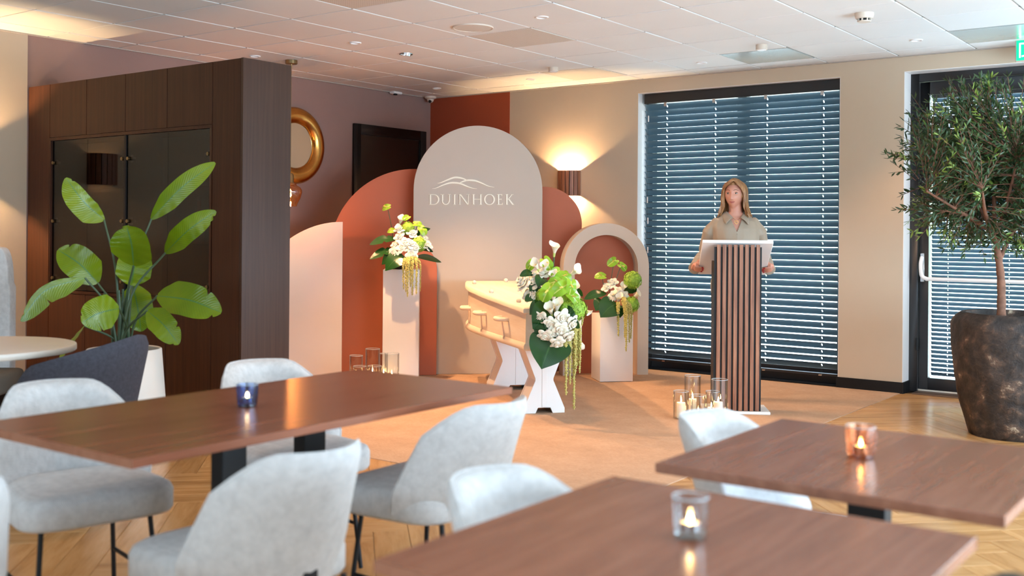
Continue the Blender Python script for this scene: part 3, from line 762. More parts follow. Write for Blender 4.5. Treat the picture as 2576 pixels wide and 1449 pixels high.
front('end_panel', CX0, NX0, 0.0, CZ); front('end_panel', NX1, CX1 - 0.022, 0.0, CZ)
for k in range(4):
    front('upper_panel', XS[k], XS[k + 1], NZ1, CZ); front('lower_panel', XS[k], XS[k + 1], 0.06, NZ0)
MB().span((NX0, CY0 + 0.04, 0), (NX1, CY0 + 0.058, 0.06)).build('plinth', M_black, cb)
nf = MB()
nf.span((NX0, CY0 - 0.004, NZ1 - 0.022), (NX1, CY0 + 0.30, NZ1)); nf.span((NX0, CY0 - 0.004, NZ0), (NX1, CY0 + 0.30, NZ0 + 0.022))
nf.span((NX1 - 0.02, CY0 - 0.004, NZ0 + 0.022), (NX1, CY0 + 0.30, NZ1 - 0.022)); nf.span((NX0, CY0 - 0.004, NZ0 + 0.022), (NX0 + 0.02, CY0 + 0.30, NZ1 - 0.022))
nf.build('niche_frame', M_cab, cb, bevel=0.001)
MB().span((1.240, CY0 + 0.002, NZ0 + 0.022), (1.262, CY0 + 0.30, NZ1 - 0.022)).build('divider', M_black, cb, bevel=0.001)
MB().span((NX0, CY0 + 0.30, NZ0), (NX1, CY0 + 0.312, NZ1)).build('niche_back', mat_plain('dark_niche_lining', srgb(26, 18, 14), 0.6), cb)
for zz in (1.205, 1.58): MB().span((NX0 + 0.02, CY0 + 0.05, zz), (NX1 - 0.02, CY0 + 0.295, zz + 0.008)).build('glass_shelf', M_smoke, cb, smooth=False)
gx = [NX0 + 0.022, 0.782, 1.239, 1.263, 1.724, NX1 - 0.022]
for k, (a, b, ang) in enumerate(((gx[0], gx[1] - 0.002, 0), (gx[1], gx[2], 0), (gx[3], gx[4] - 0.002, 0), (gx[4], gx[5], 0))):
    d = MB().span((a, CY0 + 0.012, NZ0 + 0.024), (b, CY0 + 0.017, NZ1 - 0.024)).build('glass_door', M_smoke, cb, smooth=False)
    hs = (a + 0.022, 1) if k in (0, 2) else (b - 0.022, -1)
    for zz in (1.79, 1.36, 0.94):
        MB().lathe([(0.0, 0.011), (0.012, 0.008), (0.0135, 0.0), (0.012, -0.006), (0.0, -0.007)], 14, (hs[0], CY0 + 0.004, zz), m=Matrix.Rotation(PI / 2, 3, 'X')).build('hinge_knob', M_bronze, d)
        hg = MB(); hg.box((hs[0] + hs[1] * 0.035, CY0 + 0.024, zz), (0.05, 0.008, 0.018)); hg.box((hs[0] + hs[1] * 0.018, CY0 + 0.024, zz + 0.018), (0.022, 0.006, 0.014)); hg.box((hs[0] + hs[1] * 0.018, CY0 + 0.024, zz - 0.018), (0.022, 0.006, 0.014))
        hg.build('hinge', M_white, d, bevel=0.002)  # silver hinge in flat white, standing in for its metal shine
# bottles and glasses behind the smoked glass
def bottle(label, x, y, z, r, h, mat):
    t = thing('bottle', label, 'bottle', (x, y, z), 0, 'bottles in the cabinet')
    m = MB(); m.lathe([(0, 0), (r * 0.95, 0), (r, 0.01), (r, h * 0.55), (r * 0.85, h * 0.65), (r * 0.34, h * 0.76), (r * 0.32, h * 0.95), (r * 0.38, h * 0.955), (r * 0.38, h * 0.97)], 20); m.build('body', mat, t)
    m = MB(); m.lathe([(r * 0.36, h * 0.95), (r * 0.4, h * 0.96), (r * 0.4, h * 1.04), (0, h * 1.045)], 14); m.build('cap', M_cork, t)
bottle('tall red liquor bottle on the middle shelf behind the smoked right doors', 1.86, CY0 + 0.16, 1.213, 0.04, 0.30, M_bottle)
bottle('amber round shouldered bottle on the niche floor behind the smoked glass', 1.55, CY0 + 0.16, NZ0 + 0.022, 0.055, 0.30, M_bottle2)
bottle('slim amber bottle with a cork on the middle shelf behind smoked glass', 1.62, CY0 + 0.14, 1.213, 0.035, 0.25, M_bottle2)
for k, (x, lb) in enumerate(((1.05, 'stemmed drinking glass nearest the divider on the middle shelf'), (0.93, 'stemmed drinking glass on the middle shelf behind the left doors'))):
    t = thing('wine_glass', lb, 'glass', (x, CY0 + 0.15, 1.213), 0, 'glasses in the cabinet')
    m = MB(); m.lathe([(0.032, 0.0), (0.005, 0.006), (0.004, 0.08), (0.03, 0.10), (0.038, 0.14), (0.032, 0.19)], 18); m.build('bowl', M_glass, t)
t = thing('round_box', 'black round canister on the niche floor at the right behind smoked glass', 'canister', (2.03, CY0 + 0.17, NZ0 + 0.022))
m = MB(); m.lathe([(0, 0), (0.075, 0), (0.078, 0.01), (0.078, 0.13), (0.07, 0.14), (0, 0.142)], 24); m.build('body', M_black, t)
m = MB(); m.lathe([(0, 0.142), (0.014, 0.142), (0.016, 0.16), (0, 0.168)], 14); m.build('lid_knob', M_black, t)

# ------------------------------------------------------------------ free standing arched panels
ANG = math.radians(43.0)
EU = Vector((math.cos(ANG), math.sin(ANG), 0)); EZ = Vector((0, 0, 1)); EN = Vector((math.sin(ANG), -math.cos(ANG), 0))   # EN faces the camera
def on_panel(px, py, p0):
    q = onplane(px, py, p0, EN); return (q - Vector(p0)).dot(EU), q.z
def panel(name, label, p0, poly, mat, th=0.03):
    # poly in (u, z) on the front plane through p0; body extends behind it
    t = thing(name, label, 'backdrop', p0, ANG, 'arched backdrop screens')
    m = MB(); m.prism([(u, z) for u, z in poly], (1, 0, 0), (0, 0, 1), (0, 1, 0), (0, 0, 0), th)
    m.build('board', mat, t, bevel=0.002, ang=30)
    us = [u for u, z in poly]
    MB().span((min(us) + 0.1, th, 0.005), (max(us) - 0.1, th + 0.16, 0.025)).build('foot', M_black, t, bevel=0.002)
    return t
def arc(cu, cz, ru, rz_, a0, a1, n=24): return [(cu + ru * math.cos(lerp(a0, a1, k / n)), cz + rz_ * math.sin(lerp(a0, a1, k / n))) for k in range(n + 1)]
Z0 = 0.005
# tall grey centre arch
PC = Vector((1.462, -1.567, 0))
ul = on_panel(1040, 520, PC)[0]; ur = on_panel(1364, 560, PC)[0]; zt = on_panel(1201, 316, PC)[1]
rr = (ur - ul) / 2; cu = (ul + ur) / 2; cz = zt - rr
centre = panel('backdrop_screen', 'tallest grey arched panel with the DUINHOEK lettering in the centre', PC, [(ul, Z0), (ur, Z0)] + arc(cu, cz, rr, rr, 0, PI, 40), M_greige)
# small terracotta piece in front of it
PS = PC + EN * 0.06
us_ = on_panel(1099, 760, PS)[0]; zs = on_panel(1040, 606, PS)[1]; rs_ = us_ - on_panel(1026, 690, PS)[0]
panel('backdrop_screen', 'low terracotta panel half hidden behind the tall white pedestal', PS, [(us_ - rs_ - 0.12, Z0), (us_, Z0)] + arc(us_ - rs_, zs - rs_, rs_, rs_, 0, PI / 2, 16) + [(us_ - rs_ - 0.12, zs)], M_terra, 0.028)
# big terracotta quarter arch on the left, behind the centre
PT = PC - EN * 0.16
uc = on_panel(1043, 600, PT)[0]; zt = on_panel(1043, 425, PT)[1]; ra = uc - on_panel(830, 640, PT)[0]
panel('backdrop_screen', 'large terracotta quarter arch panel left of the tall grey arch', PT, [(uc - ra, Z0), (uc + 0.2, Z0), (uc + 0.2, zt)] + arc(uc, zt - ra, ra, ra, PI / 2, PI, 24), M_terra)
# white quarter arch
PWh = Vector((0.862, -2.168, 0))
uw = on_panel(860.5, 760, PWh)[0]; zt = on_panel(861, 558, PWh)[1]; rw = uw - on_panel(637, 800, PWh)[0]
panel('backdrop_screen', 'blush white quarter arch panel beside the dark cabinet', PWh, [(uw - rw, Z0), (uw, Z0), (uw, zt)] + arc(uw, zt - rw, rw, rw, PI / 2, PI, 24), M_blush)
# terracotta quarter arch on the right, behind the centre
PR = PC - EN * 0.20
uq = on_panel(1463, 640, PR)[0]; zq = on_panel(1372, 470, PR)[1]; rq = uq - on_panel(1371, 600, PR)[0]
panel('backdrop_screen', 'terracotta quarter arch panel right of the tall grey arch', PR, [(uq - rq - 0.25, Z0), (uq, Z0)] + arc(uq - rq, zq - rq, rq, rq, 0, PI / 2, 20) + [(uq - rq - 0.25, zq)], M_terra)
# hollow beige arch with terracotta back board
PA = Vector((2.414, -0.912, 0)); ANG2 = math.radians(45.6)
EU2 = Vector((math.cos(ANG2), math.sin(ANG2), 0)); EN2 = Vector((math.sin(ANG2), -math.cos(ANG2), 0))
def on_arch(px, py): q = onplane(px, py, PA, EN2); return (q - PA).dot(EU2), q.z
a_l = on_arch(1417, 800)[0]; a_r = on_arch(1631.5, 800)[0]; a_t = on_arch(1526, 561.5)[1]
b_l = on_arch(1445, 800)[0]; b_r = on_arch(1604, 800)[0]; b_t = on_arch(1526, 591)[1]
t = thing('backdrop_arch', 'hollow beige arch with a terracotta back board beside the window', 'backdrop', PA, ANG2, 'arched backdrop screens')
ro = (a_r - a_l) / 2; co_ = (a_l + a_r) / 2; ri = (b_r - b_l) / 2; ci = (b_l + b_r) / 2
outer = [(a_r, Z0)] + arc(co_, a_t - ro, ro, ro, 0, PI, 32) + [(a_l, Z0)]
inner = [(b_r, Z0)] + arc(ci, b_t - ri, ri, ri, 0, PI, 32) + [(b_l, Z0)]
m = MB(); D_ = 0.17
vs = [(u, 0, z) for u, z in outer] + [(u, 0, z) for u, z in inner] + [(u, D_, z) for u, z in outer] + [(u, D_, z) for u, z in inner]
K = len(outer); fs = []
for k in range(K - 1):
    fs += [(k, k + 1, K + k + 1, K + k), (2 * K + k + 1, 2 * K + k, 3 * K + k, 3 * K + k + 1), (k + 1, k, 2 * K + k, 2 * K + k + 1), (K + k, K + k + 1, 3 * K + k + 1, 3 * K + k)]
fs += [(0, K, 3 * K, 2 * K), (K - 1, 2 * K - 1 + 0, 4 * K - 1, 3 * K - 1)]
m.add(vs, fs); m.build('arch_frame', M_greige, t, ang=30)
MB().prism(inner, (1, 0, 0), (0, 0, 1), (0, 1, 0), (0, D_ - 0.02, 0), 0.018).build('back_board', M_terra, t, ang=30)

# ------------------------------------------------------------------ logo and lettering on the centre panel (raised metal)
LP = PC + EN * 0.001
def lp(cx, cy):     # crop coordinates of the sign, 8.05 to a photo pixel
    return on_panel(1020 + cx / 8.05, 420 + cy / 8.05, LP)
def raised(name, polys, th=0.006):
    m = MB()
    for poly in polys: m.prism(poly, (1, 0, 0), (0, 0, 1), (0, -1, 0), (0, -0.0005, 0), th)
    return m.build(name, M_letter, centre, smooth=False)
def ribbon(pts, ws):
    P = bez([(x, y, 0) for x, y in pts], 8); n_ = len(P); out = []
    for i, p in enumerate(P):
        q = (P[min(i + 1, n_ - 1)] - P[max(i - 1, 0)]).normalized(); w = ws(i / (n_ - 1))
        out.append((Vector((p.x - q.y * w, p.y + q.x * w)), Vector((p.x + q.y * w, p.y - q.x * w))))
    return [[lp(*out[i][0]), lp(*out[i + 1][0]), lp(*out[i + 1][1]), lp(*out[i][1])] for i in range(n_ - 1)]
raised('dune_line', ribbon([(650, 328), (720, 316), (850, 262), (980, 216), (1080, 216), (1170, 238), (1255, 272)], lambda t: 3 + 15 * math.sin(PI * min(1, t * 0.85)) ** 1.3))
raised('dune_line', ribbon([(540, 438), (620, 426), (760, 366), (900, 324), (1020, 322), (1120, 340), (1250, 394), (1360, 430), (1445, 442)], lambda t: 3 + 15 * math.sin(PI * t) ** 1.5))
raised('dune_line', ribbon([(1085, 330), (1150, 300), (1240, 272), (1340, 270), (1430, 284), (1540, 326), (1680, 388), (1795, 410)], lambda t: 3 + 15 * math.sin(PI * (0.12 + 0.88 * t)) ** 1.3))
T, B_ = 552, 766
def P4(x0, y0, x1, y1): return [lp(x0, y0), lp(x1, y0), lp(x1, y1), lp(x0, y1)]
def stem(x, w=28, t=T, b=B_, top=1, bot=1):
    out = [P4(x - w / 2, t, x + w / 2, b)]
    if top: out.append([lp(x - w / 2 - 18, t), lp(x + w / 2 + 18, t), lp(x + w / 2, t + 12), lp(x - w / 2, t + 12)])
    if bot: out.append([lp(x - w / 2, b - 12), lp(x + w / 2, b - 12), lp(x + w / 2 + 18, b), lp(x - w / 2 - 18, b)])
    return out
def ring(cx, cy, rx, ry, a0, a1, w0, w1, n=20):
    # bow whose stroke is w0 wide on the sides and w1 wide at top and bottom
    out = []
    for k in range(n):
        q = []
        for tt in (lerp(a0, a1, k / n), lerp(a0, a1, (k + 1) / n)):
            c, s_ = math.cos(tt), math.sin(tt)
            q.append(((cx + rx * c, cy + ry * s_), (cx + (rx - w0) * c, cy + (ry - w1) * s_)))
        out.append([lp(*q[0][0]), lp(*q[1][0]), lp(*q[1][1]), lp(*q[0][1])])
    return out
def diag(x0, y0, x1, y1, w): return [[lp(x0, y0), lp(x0 + w, y0), lp(x1 + w, y1), lp(x1, y1)]]
raised('letter', stem(505, 30, top=0, bot=0) + [P4(472, T, 505, T + 10), P4(480, B_ - 10, 505, B_), P4(505, T, 575, T + 12), P4(505, B_ - 12, 575, B_)] + ring(570, 659, 116, 107, -PI / 2, PI / 2, 32, 12))
raised('letter', [P4(712, T, 780, T + 9), P4(860, T, 916, T + 9), P4(735, T, 765, 680), P4(880, T, 898, 680)] + ring(816, 680, 82, 88, 0, PI, 24, 16))
raised('letter', stem(994, 30))
raised('letter', stem(1100, 18, top=0) + [P4(1078, T, 1112, T + 9)] + diag(1090, T, 1250, B_, 32) + [P4(1262, T, 1278, B_), P4(1238, T, 1296, T + 9)])
raised('letter', stem(1378, 30) + stem(1524, 30) + [P4(1393, 648, 1509, 660)])
raised('letter', ring(1700, 659, 112, 110, 0, 2 * PI, 32, 13, 36))
raised('letter', stem(1882, 30, top=0, bot=0) + [P4(1850, T, 1882, T + 9), P4(1850, B_ - 9, 1882, B_), P4(1890, T, 1956, T + 11), P4(1946, T, 1956, T + 36), P4(1890, 648, 1944, 659), P4(1936, 638, 1944, 672), P4(1890, B_ - 12, 1960, B_), P4(1954, B_ - 40, 1966, B_)])
raised('letter', stem(2052, 30) + [[lp(2150, T), lp(2172, T), lp(2084, 662), lp(2066, 656)], P4(2138, T, 2186, T + 9)] + [[lp(2066, 640), lp(2098, 640), lp(2188, B_ - 12), lp(2206, B_), lp(2160, B_)]])

# ------------------------------------------------------------------ pedestals
def pedestal(label, loc, w, d, h, ang):
    t = thing('pedestal', label, 'pedestal', loc, ang, 'white pedestals')
    MB().span((-w / 2, -d / 2, 0.008), (w / 2, d / 2, h)).build('column', M_white, t, bevel=0.003, seg=2)
    MB().span((-w / 2 + 0.012, -d / 2 + 0.012, 0.004), (w / 2 - 0.012, d / 2 - 0.012, 0.009)).build('base_pad', M_black, t)
    return t
P1D = 9.25
pa = at(963, 800, P1D); pb_ = at(1053.5, 800, P1D); pc1 = (pa + pb_) / 2
w1 = (pb_ - pa).length / math.cos(math.radians(40 - 36.5)); e1 = math.radians(40); n1v = Vector((math.sin(e1), -math.cos(e1), 0))
C1 = pc1 - n1v * (w1 / 2); C1.z = 0
H1 = at(1008, 678.5, P1D).z
ped1 = pedestal('tall square white pedestal in front of the terracotta panel', C1, w1, w1, H1, e1)
q0, q1 = onz(1509, 963), onz(1591, 961); e2 = math.radians(47)
w2 = (q1 - q0).length; n2v = Vector((math.sin(e2), -math.cos(e2), 0))
u2v = Vector((math.cos(e2), math.sin(e2), 0))
C2 = q0 + u2v * (w2 / 2) - n2v * (w2 / 2); H2 = at(1550, 792, 9.27).z
ped2 = pedestal('short square white pedestal in front of the hollow arch', C2, w2, w2, H2, e2)

# ------------------------------------------------------------------ coffin on two trestles
FN = at(1322, 884, 7.45); FH = at(1185, 815, 9.4)
AX = Vector((FH.x - FN.x, FH.y - FN.y, 0)); CL = AX.length; AX.normalize()
AR = Vector((AX.y, -AX.x, 0))                    # right hand side (away from the camera)
CZB = 0.474
HWF = 0.205
org = Vector((FN.x, FN.y, 0)) + AR * HWF
crz = math.atan2(AX.y, AX.x)
cof = thing('coffin', 'pale wooden coffin with wooden bow handles resting on two white trestles', 'coffin', (org.x, org.y, CZB), crz)
def hw(s):       # half width along the length, s = 0 foot .. 1 head
    return 0.205 + 0.10 * math.sin(PI * min(1, s / 0.74) / 2) ** 1.3 - (0.075 * ((s - 0.74) / 0.26) ** 1.6 if s > 0.74 else 0)
def cz_top(s): return lerp(0.262, 0.352, s)
NS = 26
def outline(e, e2=None):
    e2 = e if e2 is None else e2
    L = [(lerp(-e2, CL + e2, k / NS), hw(k / NS) + e) for k in range(NS + 1)]
    return [(x, y) for x, y in L] + [(x, -y) for x, y in reversed(L)]
def shell(rings):    # rings: list of (outline, zfn)
    m = MB(); K = None
    for k, (ol, zf) in enumerate(rings):
        m.v += [Vector((x, y, zf(min(1, max(0, x / CL))))) for x, y in ol]; K = len(ol)
    for r in range(len(rings) - 1):
        for k in range(K): m.f.append([r * K + k, r * K + (k + 1) % K, (r + 1) * K + (k + 1) % K, (r + 1) * K + k])
    m.f.append(list(range(K))[::-1]); m.f.append([(len(rings) - 1) * K + k for k in range(K)])
    return m
shell([(outline(0.0), lambda s: 0.05), (outline(0.0), cz_top)]).build('body', M_pine, cof)
shell([(outline(0.010), lambda s: 0.0), (outline(0.018), lambda s: 0.008), (outline(0.018), lambda s: 0.034), (outline(0.004), lambda s: 0.052)]).build('base_moulding', M_pine, cof, ang=50)
shell([(outline(0.008), lambda s: cz_top(s)), (outline(0.024), lambda s: cz_top(s) + 0.004), (outline(0.024), lambda s: cz_top(s) + 0.028), (outline(0.014), lambda s: cz_top(s) + 0.04)]).build('lid', M_pine, cof, ang=50)
for s in (0.16, 0.50, 0.87):
    for sg in (1, -1):
        x = s * CL; m = MB(); m.ball((x, sg * (hw(s) - 0.05), cz_top(s) + 0.052), 0.019, 14, 9); m.tube([(x, sg * (hw(s) - 0.05), cz_top(s) + 0.038), (x, sg * (hw(s) - 0.05), cz_top(s) + 0.05)], 0.008); m.build('lid_knob', M_pine, cof)
x = CL * 0.96; m = MB(); m.ball((x, -0.09, cz_top(0.96) + 0.052), 0.019, 14, 9); m.tube([(x, -0.09, cz_top(0.96) + 0.038), (x, -0.09, cz_top(0.96) + 0.05)], 0.008); m.build('lid_knob', M_pine, cof)
for s in (0.24, 0.52, 0.80):
    for sg in (1, -1):
        x = s * CL; y = sg * hw(s); zc = 0.185
        tl = Vector((1, sg * (hw(s + 0.02) - hw(s - 0.02)) / (0.04 * CL), 0)).normalized()
        nn = Vector((-tl.y, tl.x, 0)) * (1 if sg > 0 else -1)
        b = Vector((x, y, zc))
        m = MB(); m.tube(bez([b - tl * 0.075 - nn * 0.004, b - tl * 0.075 + nn * 0.028, b - tl * 0.05 + nn * 0.062, b + tl * 0.05 + nn * 0.062, b + tl * 0.075 + nn * 0.028, b + tl * 0.075 - nn * 0.004], 6), 0.0165, 10)
        m.build('bow_handle', M_pine, cof)

def trestle(label, q, wf, ww, dep, h):
    # hourglass stand aligned with the coffin: front and back boards joined by two folded side boards
    t = thing('coffin_trestle', label, 'trestle', (q.x, q.y, 0.004), crz + PI / 2, 'white coffin trestles')
    prof = [(wf / 2, 0), (wf / 2, 0.035), (ww / 2, 0.235), (ww / 2, 0.25), (wf / 2, h)]
    nz_ = [(-0.42, 0.0), (-0.30, 0.04), (0.30, 0.04), (0.42, 0.0)]
    poly = [(x, z) for x, z in prof] + [(-x, z) for x, z in reversed(prof)]
    full = [(u * wf / 2, z) for u, z in nz_] + poly
    th = 0.018
    # local x runs across the coffin, local y towards the head
    for y in (0.0, dep - th):
        MB().prism(full, (1, 0, 0), (0, 0, 1), (0, 1, 0), (0, y, 0), th).build('hourglass_board', M_white, t, bevel=0.002, smooth=False)
    for sg in (1, -1):
        m = MB(); a = [Vector((sg * (x - 0.006), 0, z)) for x, z in prof]
        for k in range(len(a) - 1):
            p, q2 = a[k], a[k + 1]; d = (q2 - p).normalized(); n_ = Vector((d.z, 0, -d.x)) * (-sg) * 0.012
            m.add([p + Vector((0, th, 0)), q2 + Vector((0, th, 0)), q2 + n_ + Vector((0, th, 0)), p + n_ + Vector((0, th, 0)), p + Vector((0, dep - th, 0)), q2 + Vector((0, dep - th, 0)), q2 + n_ + Vector((0, dep - th, 0)), p + n_ + Vector((0, dep - th, 0))],
                  [(0, 1, 2, 3), (7, 6, 5, 4), (0, 4, 5, 1), (1, 5, 6, 2), (2, 6, 7, 3), (3, 7, 4, 0)])
        m.build('side_board', M_white, t, smooth=False)
    MB().span((-0.018, -0.004, 0.045), (0.018, 0.0, h - 0.01)).build('seam_strip', M_white, t, bevel=0.001)
    return t
# trestle local +x must run away from the camera side: coffin x axis = towards head -> rz + 90 deg would flip, use -90
q1 = onz(1369, 1041); q2 = onz(1302, 982)
def place_trestle(label, q, wf, ww, dep):
    t = trestle(label, q, wf, ww, dep, CZB - 0.004); t.rotation_euler = (0, 0, crz - PI / 2); return t
place_trestle('white hourglass trestle under the flower covered foot of the coffin', q1, 0.305, 0.135, 0.22)
place_trestle('wider white hourglass trestle under the head end of the coffin', q2, 0.42, 0.26, 0.24)

# ------------------------------------------------------------------ lectern
pl_, pr_ = onz(1795, 1031, 0.026), onz(1912, 1034, 0.026)
LO = (pl_ + pr_) / 2; LO.z = 0.004; LW = (pr_ - pl_).length
lrz = math.radians(31)
LW = 117 * (LO - CAM).dot(FWD) / FPX / math.cos(lrz + YAW)
lec = thing('lectern', 'slatted walnut lectern with a white reading desk and white foot plate', 'lectern', LO, lrz)
MB().span((-0.235, -0.035, 0.0), (0.235, 0.30, 0.02)).build('foot_plate', M_white, lec, bevel=0.003)
MB().span((-LW / 2, 0.0, 0.02), (LW / 2, 0.21, 1.10)).build('column', M_black, lec, bevel=0.002)
MB().span((-LW / 2, -0.006, 0.02), (LW / 2, 0.0, 1.205)).build('felt_backing', M_black, lec)
pitch = LW * 67.7 / 573; sw = LW * 44 / 573; x0 = -LW / 2 + LW * (313.5 - 260) / 573
sl = MB().span((-sw / 2, -0.018, 0.022), (sw / 2, -0.006, 1.222)).mesh('slat', M_slatw, bevel=0.0012, smooth=False)
for k in range(8):
    o = link('slat', sl, lec); o.location = (x0 + k * pitch, 0, 0.0004 * (k % 3))
tilt = math.atan2(0.245, 0.42)
m = MB(); mm = Matrix.Rotation(-tilt, 3, 'X')
m.box((0, 0.224, 1.122), (0.507, 0.49, 0.026), m=mm); m.build('reading_desk', M_white, lec, bevel=0.003)

# ------------------------------------------------------------------ woman behind the lectern
per = thing('person', 'woman with shoulder length blond hair in a taupe blouse standing behind the lectern', 'person', LO + Vector((-math.sin(lrz) * 0.645 + math.cos(lrz) * 0.052, math.cos(lrz) * 0.645 + math.sin(lrz) * 0.052, 0)), lrz)
HC = Vector((-0.012, -0.015, 1.606)); HY = math.radians(-20)
HM = Matrix.Rotation(HY, 3, 'Z')
def gs(d2, s): return math.exp(-d2 / (2 * s * s))
def head_pt(dx, dy, dz):
    # unit direction -> head surface point in head space (front is -y)
    p = Vector((dx * 0.071, dy * 0.090, dz * 0.112))
    if dz < 0: p.x *= 1 - 0.36 * (-dz) ** 1.5; p.y *= 1 - 0.10 * (-dz) ** 2
    if dy > 0: p.y *= 1.08; 
    if dy < 0:
        f = -dy
        p.y += 0.010 * f * f * (1 - abs(dz))                       # flatter face
        p.y -= 0.006 * gs(p.x ** 2 + (p.z - 0.034) ** 2 * 6, 0.05) * f     # brow
        for sx in (-1, 1):
            p.y += 0.013 * gs((p.x - sx * 0.031) ** 2 + (p.z - 0.010) ** 2 * 2, 0.013) * f   # eye sockets
            p.y -= 0.006 * gs((p.x - sx * 0.042) ** 2 + (p.z + 0.022) ** 2, 0.018) * f      # cheeks
        t = min(1, max(0, (0.022 - p.z) / 0.058))
        if -0.040 < p.z < 0.026: p.y -= (0.004 + 0.019 * t ** 1.2) * gs(p.x ** 2, 0.0075 + 0.004 * t) * f
        p.y -= 0.006 * gs(p.x ** 2 + (p.z + 0.060) ** 2 * 3, 0.018) * f      # mouth
        p.y -= 0.009 * gs(p.x ** 2 + (p.z + 0.098) ** 2, 0.018) * f          # chin
    return p
bm_ = MB()
def ringtube(pts, rs):     # elliptical loft: rs = (rx, ry)
    m = []; n = 20; vs = []; fs = []
    for p, (rx, ry) in zip(pts, rs):
        for k in range(n):
            w = 2 * PI * k / n
            vs.append(Vector(p) + Vector((math.cos(w) * rx, math.sin(w) * ry, 0)))
    for i in range(len(pts) - 1):
        for k in range(n): fs.append((i * n + k, i * n + (k + 1) % n, (i + 1) * n + (k + 1) % n, (i + 1) * n + k))
    fs.append(tuple(range(n))[::-1]); fs.append(tuple(range((len(pts) - 1) * n, len(pts) * n)))
    return vs, fs
TORSO = [((0, 0.02, 0.80), (0.165, 0.115)), ((0, 0.02, 0.90), (0.172, 0.12)), ((0, 0.015, 1.0), (0.150, 0.108)), ((0, 0.01, 1.08), (0.138, 0.098)), ((0, 0.0, 1.17), (0.148, 0.105)), ((0, -0.005, 1.26), (0.160, 0.115)), ((0, 0.0, 1.34), (0.165, 0.105)), ((0, 0.01, 1.40), (0.150, 0.085)), ((0, 0.015, 1.44), (0.105, 0.065)), ((0, 0.01, 1.465), (0.062, 0.056))]
vs, fs = ringtube([a for a, b in TORSO], [b for a, b in TORSO]); bm_.add(vs, fs)
vs, fs = ringtube([(0, 0.012, 1.43), (0, 0.006, 1.48), (-0.004, 0.0, 1.53), (-0.008, 0.0, 1.58)], [(0.066, 0.058), (0.052, 0.052), (0.05, 0.052), (0.05, 0.055)]); bm_.add(vs, fs)
hv = []; hf = []; NU, NV = 72, 54
for j in range(NV + 1):
    ph = PI * j / NV
    for i in range(NU):
        th = 2 * PI * i / NU
        hv.append(HM @ head_pt(math.sin(ph) * math.sin(th), -math.sin(ph) * math.cos(th), math.cos(ph)) + HC)
for j in range(NV):
    for i in range(NU): hf.append((j * NU + i, (j + 1) * NU + i, (j + 1) * NU + (i + 1) % NU, j * NU + (i + 1) % NU))
bm_.add(hv, hf)
for sg in (-1, 1): bm_.ball(HM @ Vector((sg * 0.072, 0.008, -0.004)) + HC, 0.024, 10, 8, sc=(0.35, 0.7, 1.1))   # ears
for sg in (-1, 1):   # legs
    bm_.tube([(sg * 0.085, 0.02, 0.86), (sg * 0.09, 0.015, 0.50), (sg * 0.09, 0.025, 0.30), (sg * 0.09, 0.03, 0.08)], [0.085, 0.062, 0.052, 0.04], 14)
    bm_.tube([(sg * 0.09, 0.05, 0.045), (sg * 0.092, -0.06, 0.04), (sg * 0.095, -0.14, 0.028)], [0.042, 0.042, 0.03], 10)
# arms: shoulder, elbow, wrist in person space; hands hold the side edges of the desk
def desk_pt(x, y): return Vector((x - 0.052, y - 0.645, 1.122 - math.tan(tilt) * (y - 0.224)))   # lectern space -> person space
ARMS = []
for sg in (-1, 1):
    sh = Vector((sg * 0.155, 0.012, 1.396)); el = Vector((sg * 0.228, 0.075, 1.14)); wr = desk_pt(sg * 0.272, 0.40) + Vector((sg * 0.012, 0.0, 0.012))
    up = bez([sh + Vector((-sg * 0.04, 0, -0.006)), sh.lerp(el, 0.35) + Vector((sg * 0.014, 0, 0)), el, el.lerp(wr, 0.5), wr], 4)
    rs = [lerp(0.044, 0.026, k / (len(up) - 1)) for k in range(len(up))]
    bm_.tube(up, rs, 14); ARMS.append((sg, up, rs))
    # hand: palm on the outer side of the edge, fingers under the board, thumb on top
    du = (desk_pt(0, 0.3) - desk_pt(0, 0.4)).normalized()          # towards the audience, up the slope
    dn = du.cross(Vector((1, 0, 0))).normalized()
    if dn.z > 0: dn = -dn                                            # out of the underside
    side = Vector((sg, 0, 0))
    pc = desk_pt(sg * 0.264, 0.345)
    bm_.tube([wr, pc + side * 0.012, pc + du * 0.04 + side * 0.010], [0.026, 0.034, 0.026], 12, flat=0.62)
    for k in range(4):
        b = pc + du * (0.046 - 0.021 * k) + side * 0.012
        ln = (0.042, 0.05, 0.047, 0.036)[k]
        drop = dn * 0.026
        f0 = b; f1 = b + drop + side * 0.004; f2 = f1 - side * (0.022) + dn * 0.004 + du * -0.004; f3 = f2 - side * (ln * 0.62) - dn * 0.004 - du * 0.007
        bm_.tube([f0, f1, f2, f3], [0.0105, 0.0100, 0.0092, 0.0076], 8)
        tip = f3; dr = (f3 - f2).normalized()
        MB().ball(tip + dr * 0.004 + dn * 0.0045, 0.0085, 8, 6, m=frame_to(dr, dn), sc=(0.75, 0.5, 1.15)).build('red_nail', M_nail, per)
    b = pc + du * 0.02 + side * 0.006
    bm_.tube([b - dn * 0.004, b - dn * 0.03 - side * 0.012 + du * 0.012, b - dn * 0.031 - side * 0.040 + du * 0.03], [0.0125, 0.0105, 0.008], 8)
body = bm_.build('body', M_skin, per, merge=False)
rm = body.modifiers.new('remesh', 'REMESH'); rm.mode = 'VOXEL'; rm.voxel_size = 0.0055; rm.use_smooth_shade = True
sm_ = body.modifiers.new('smooth', 'SMOOTH'); sm_.factor = 0.5; sm_.iterations = 3

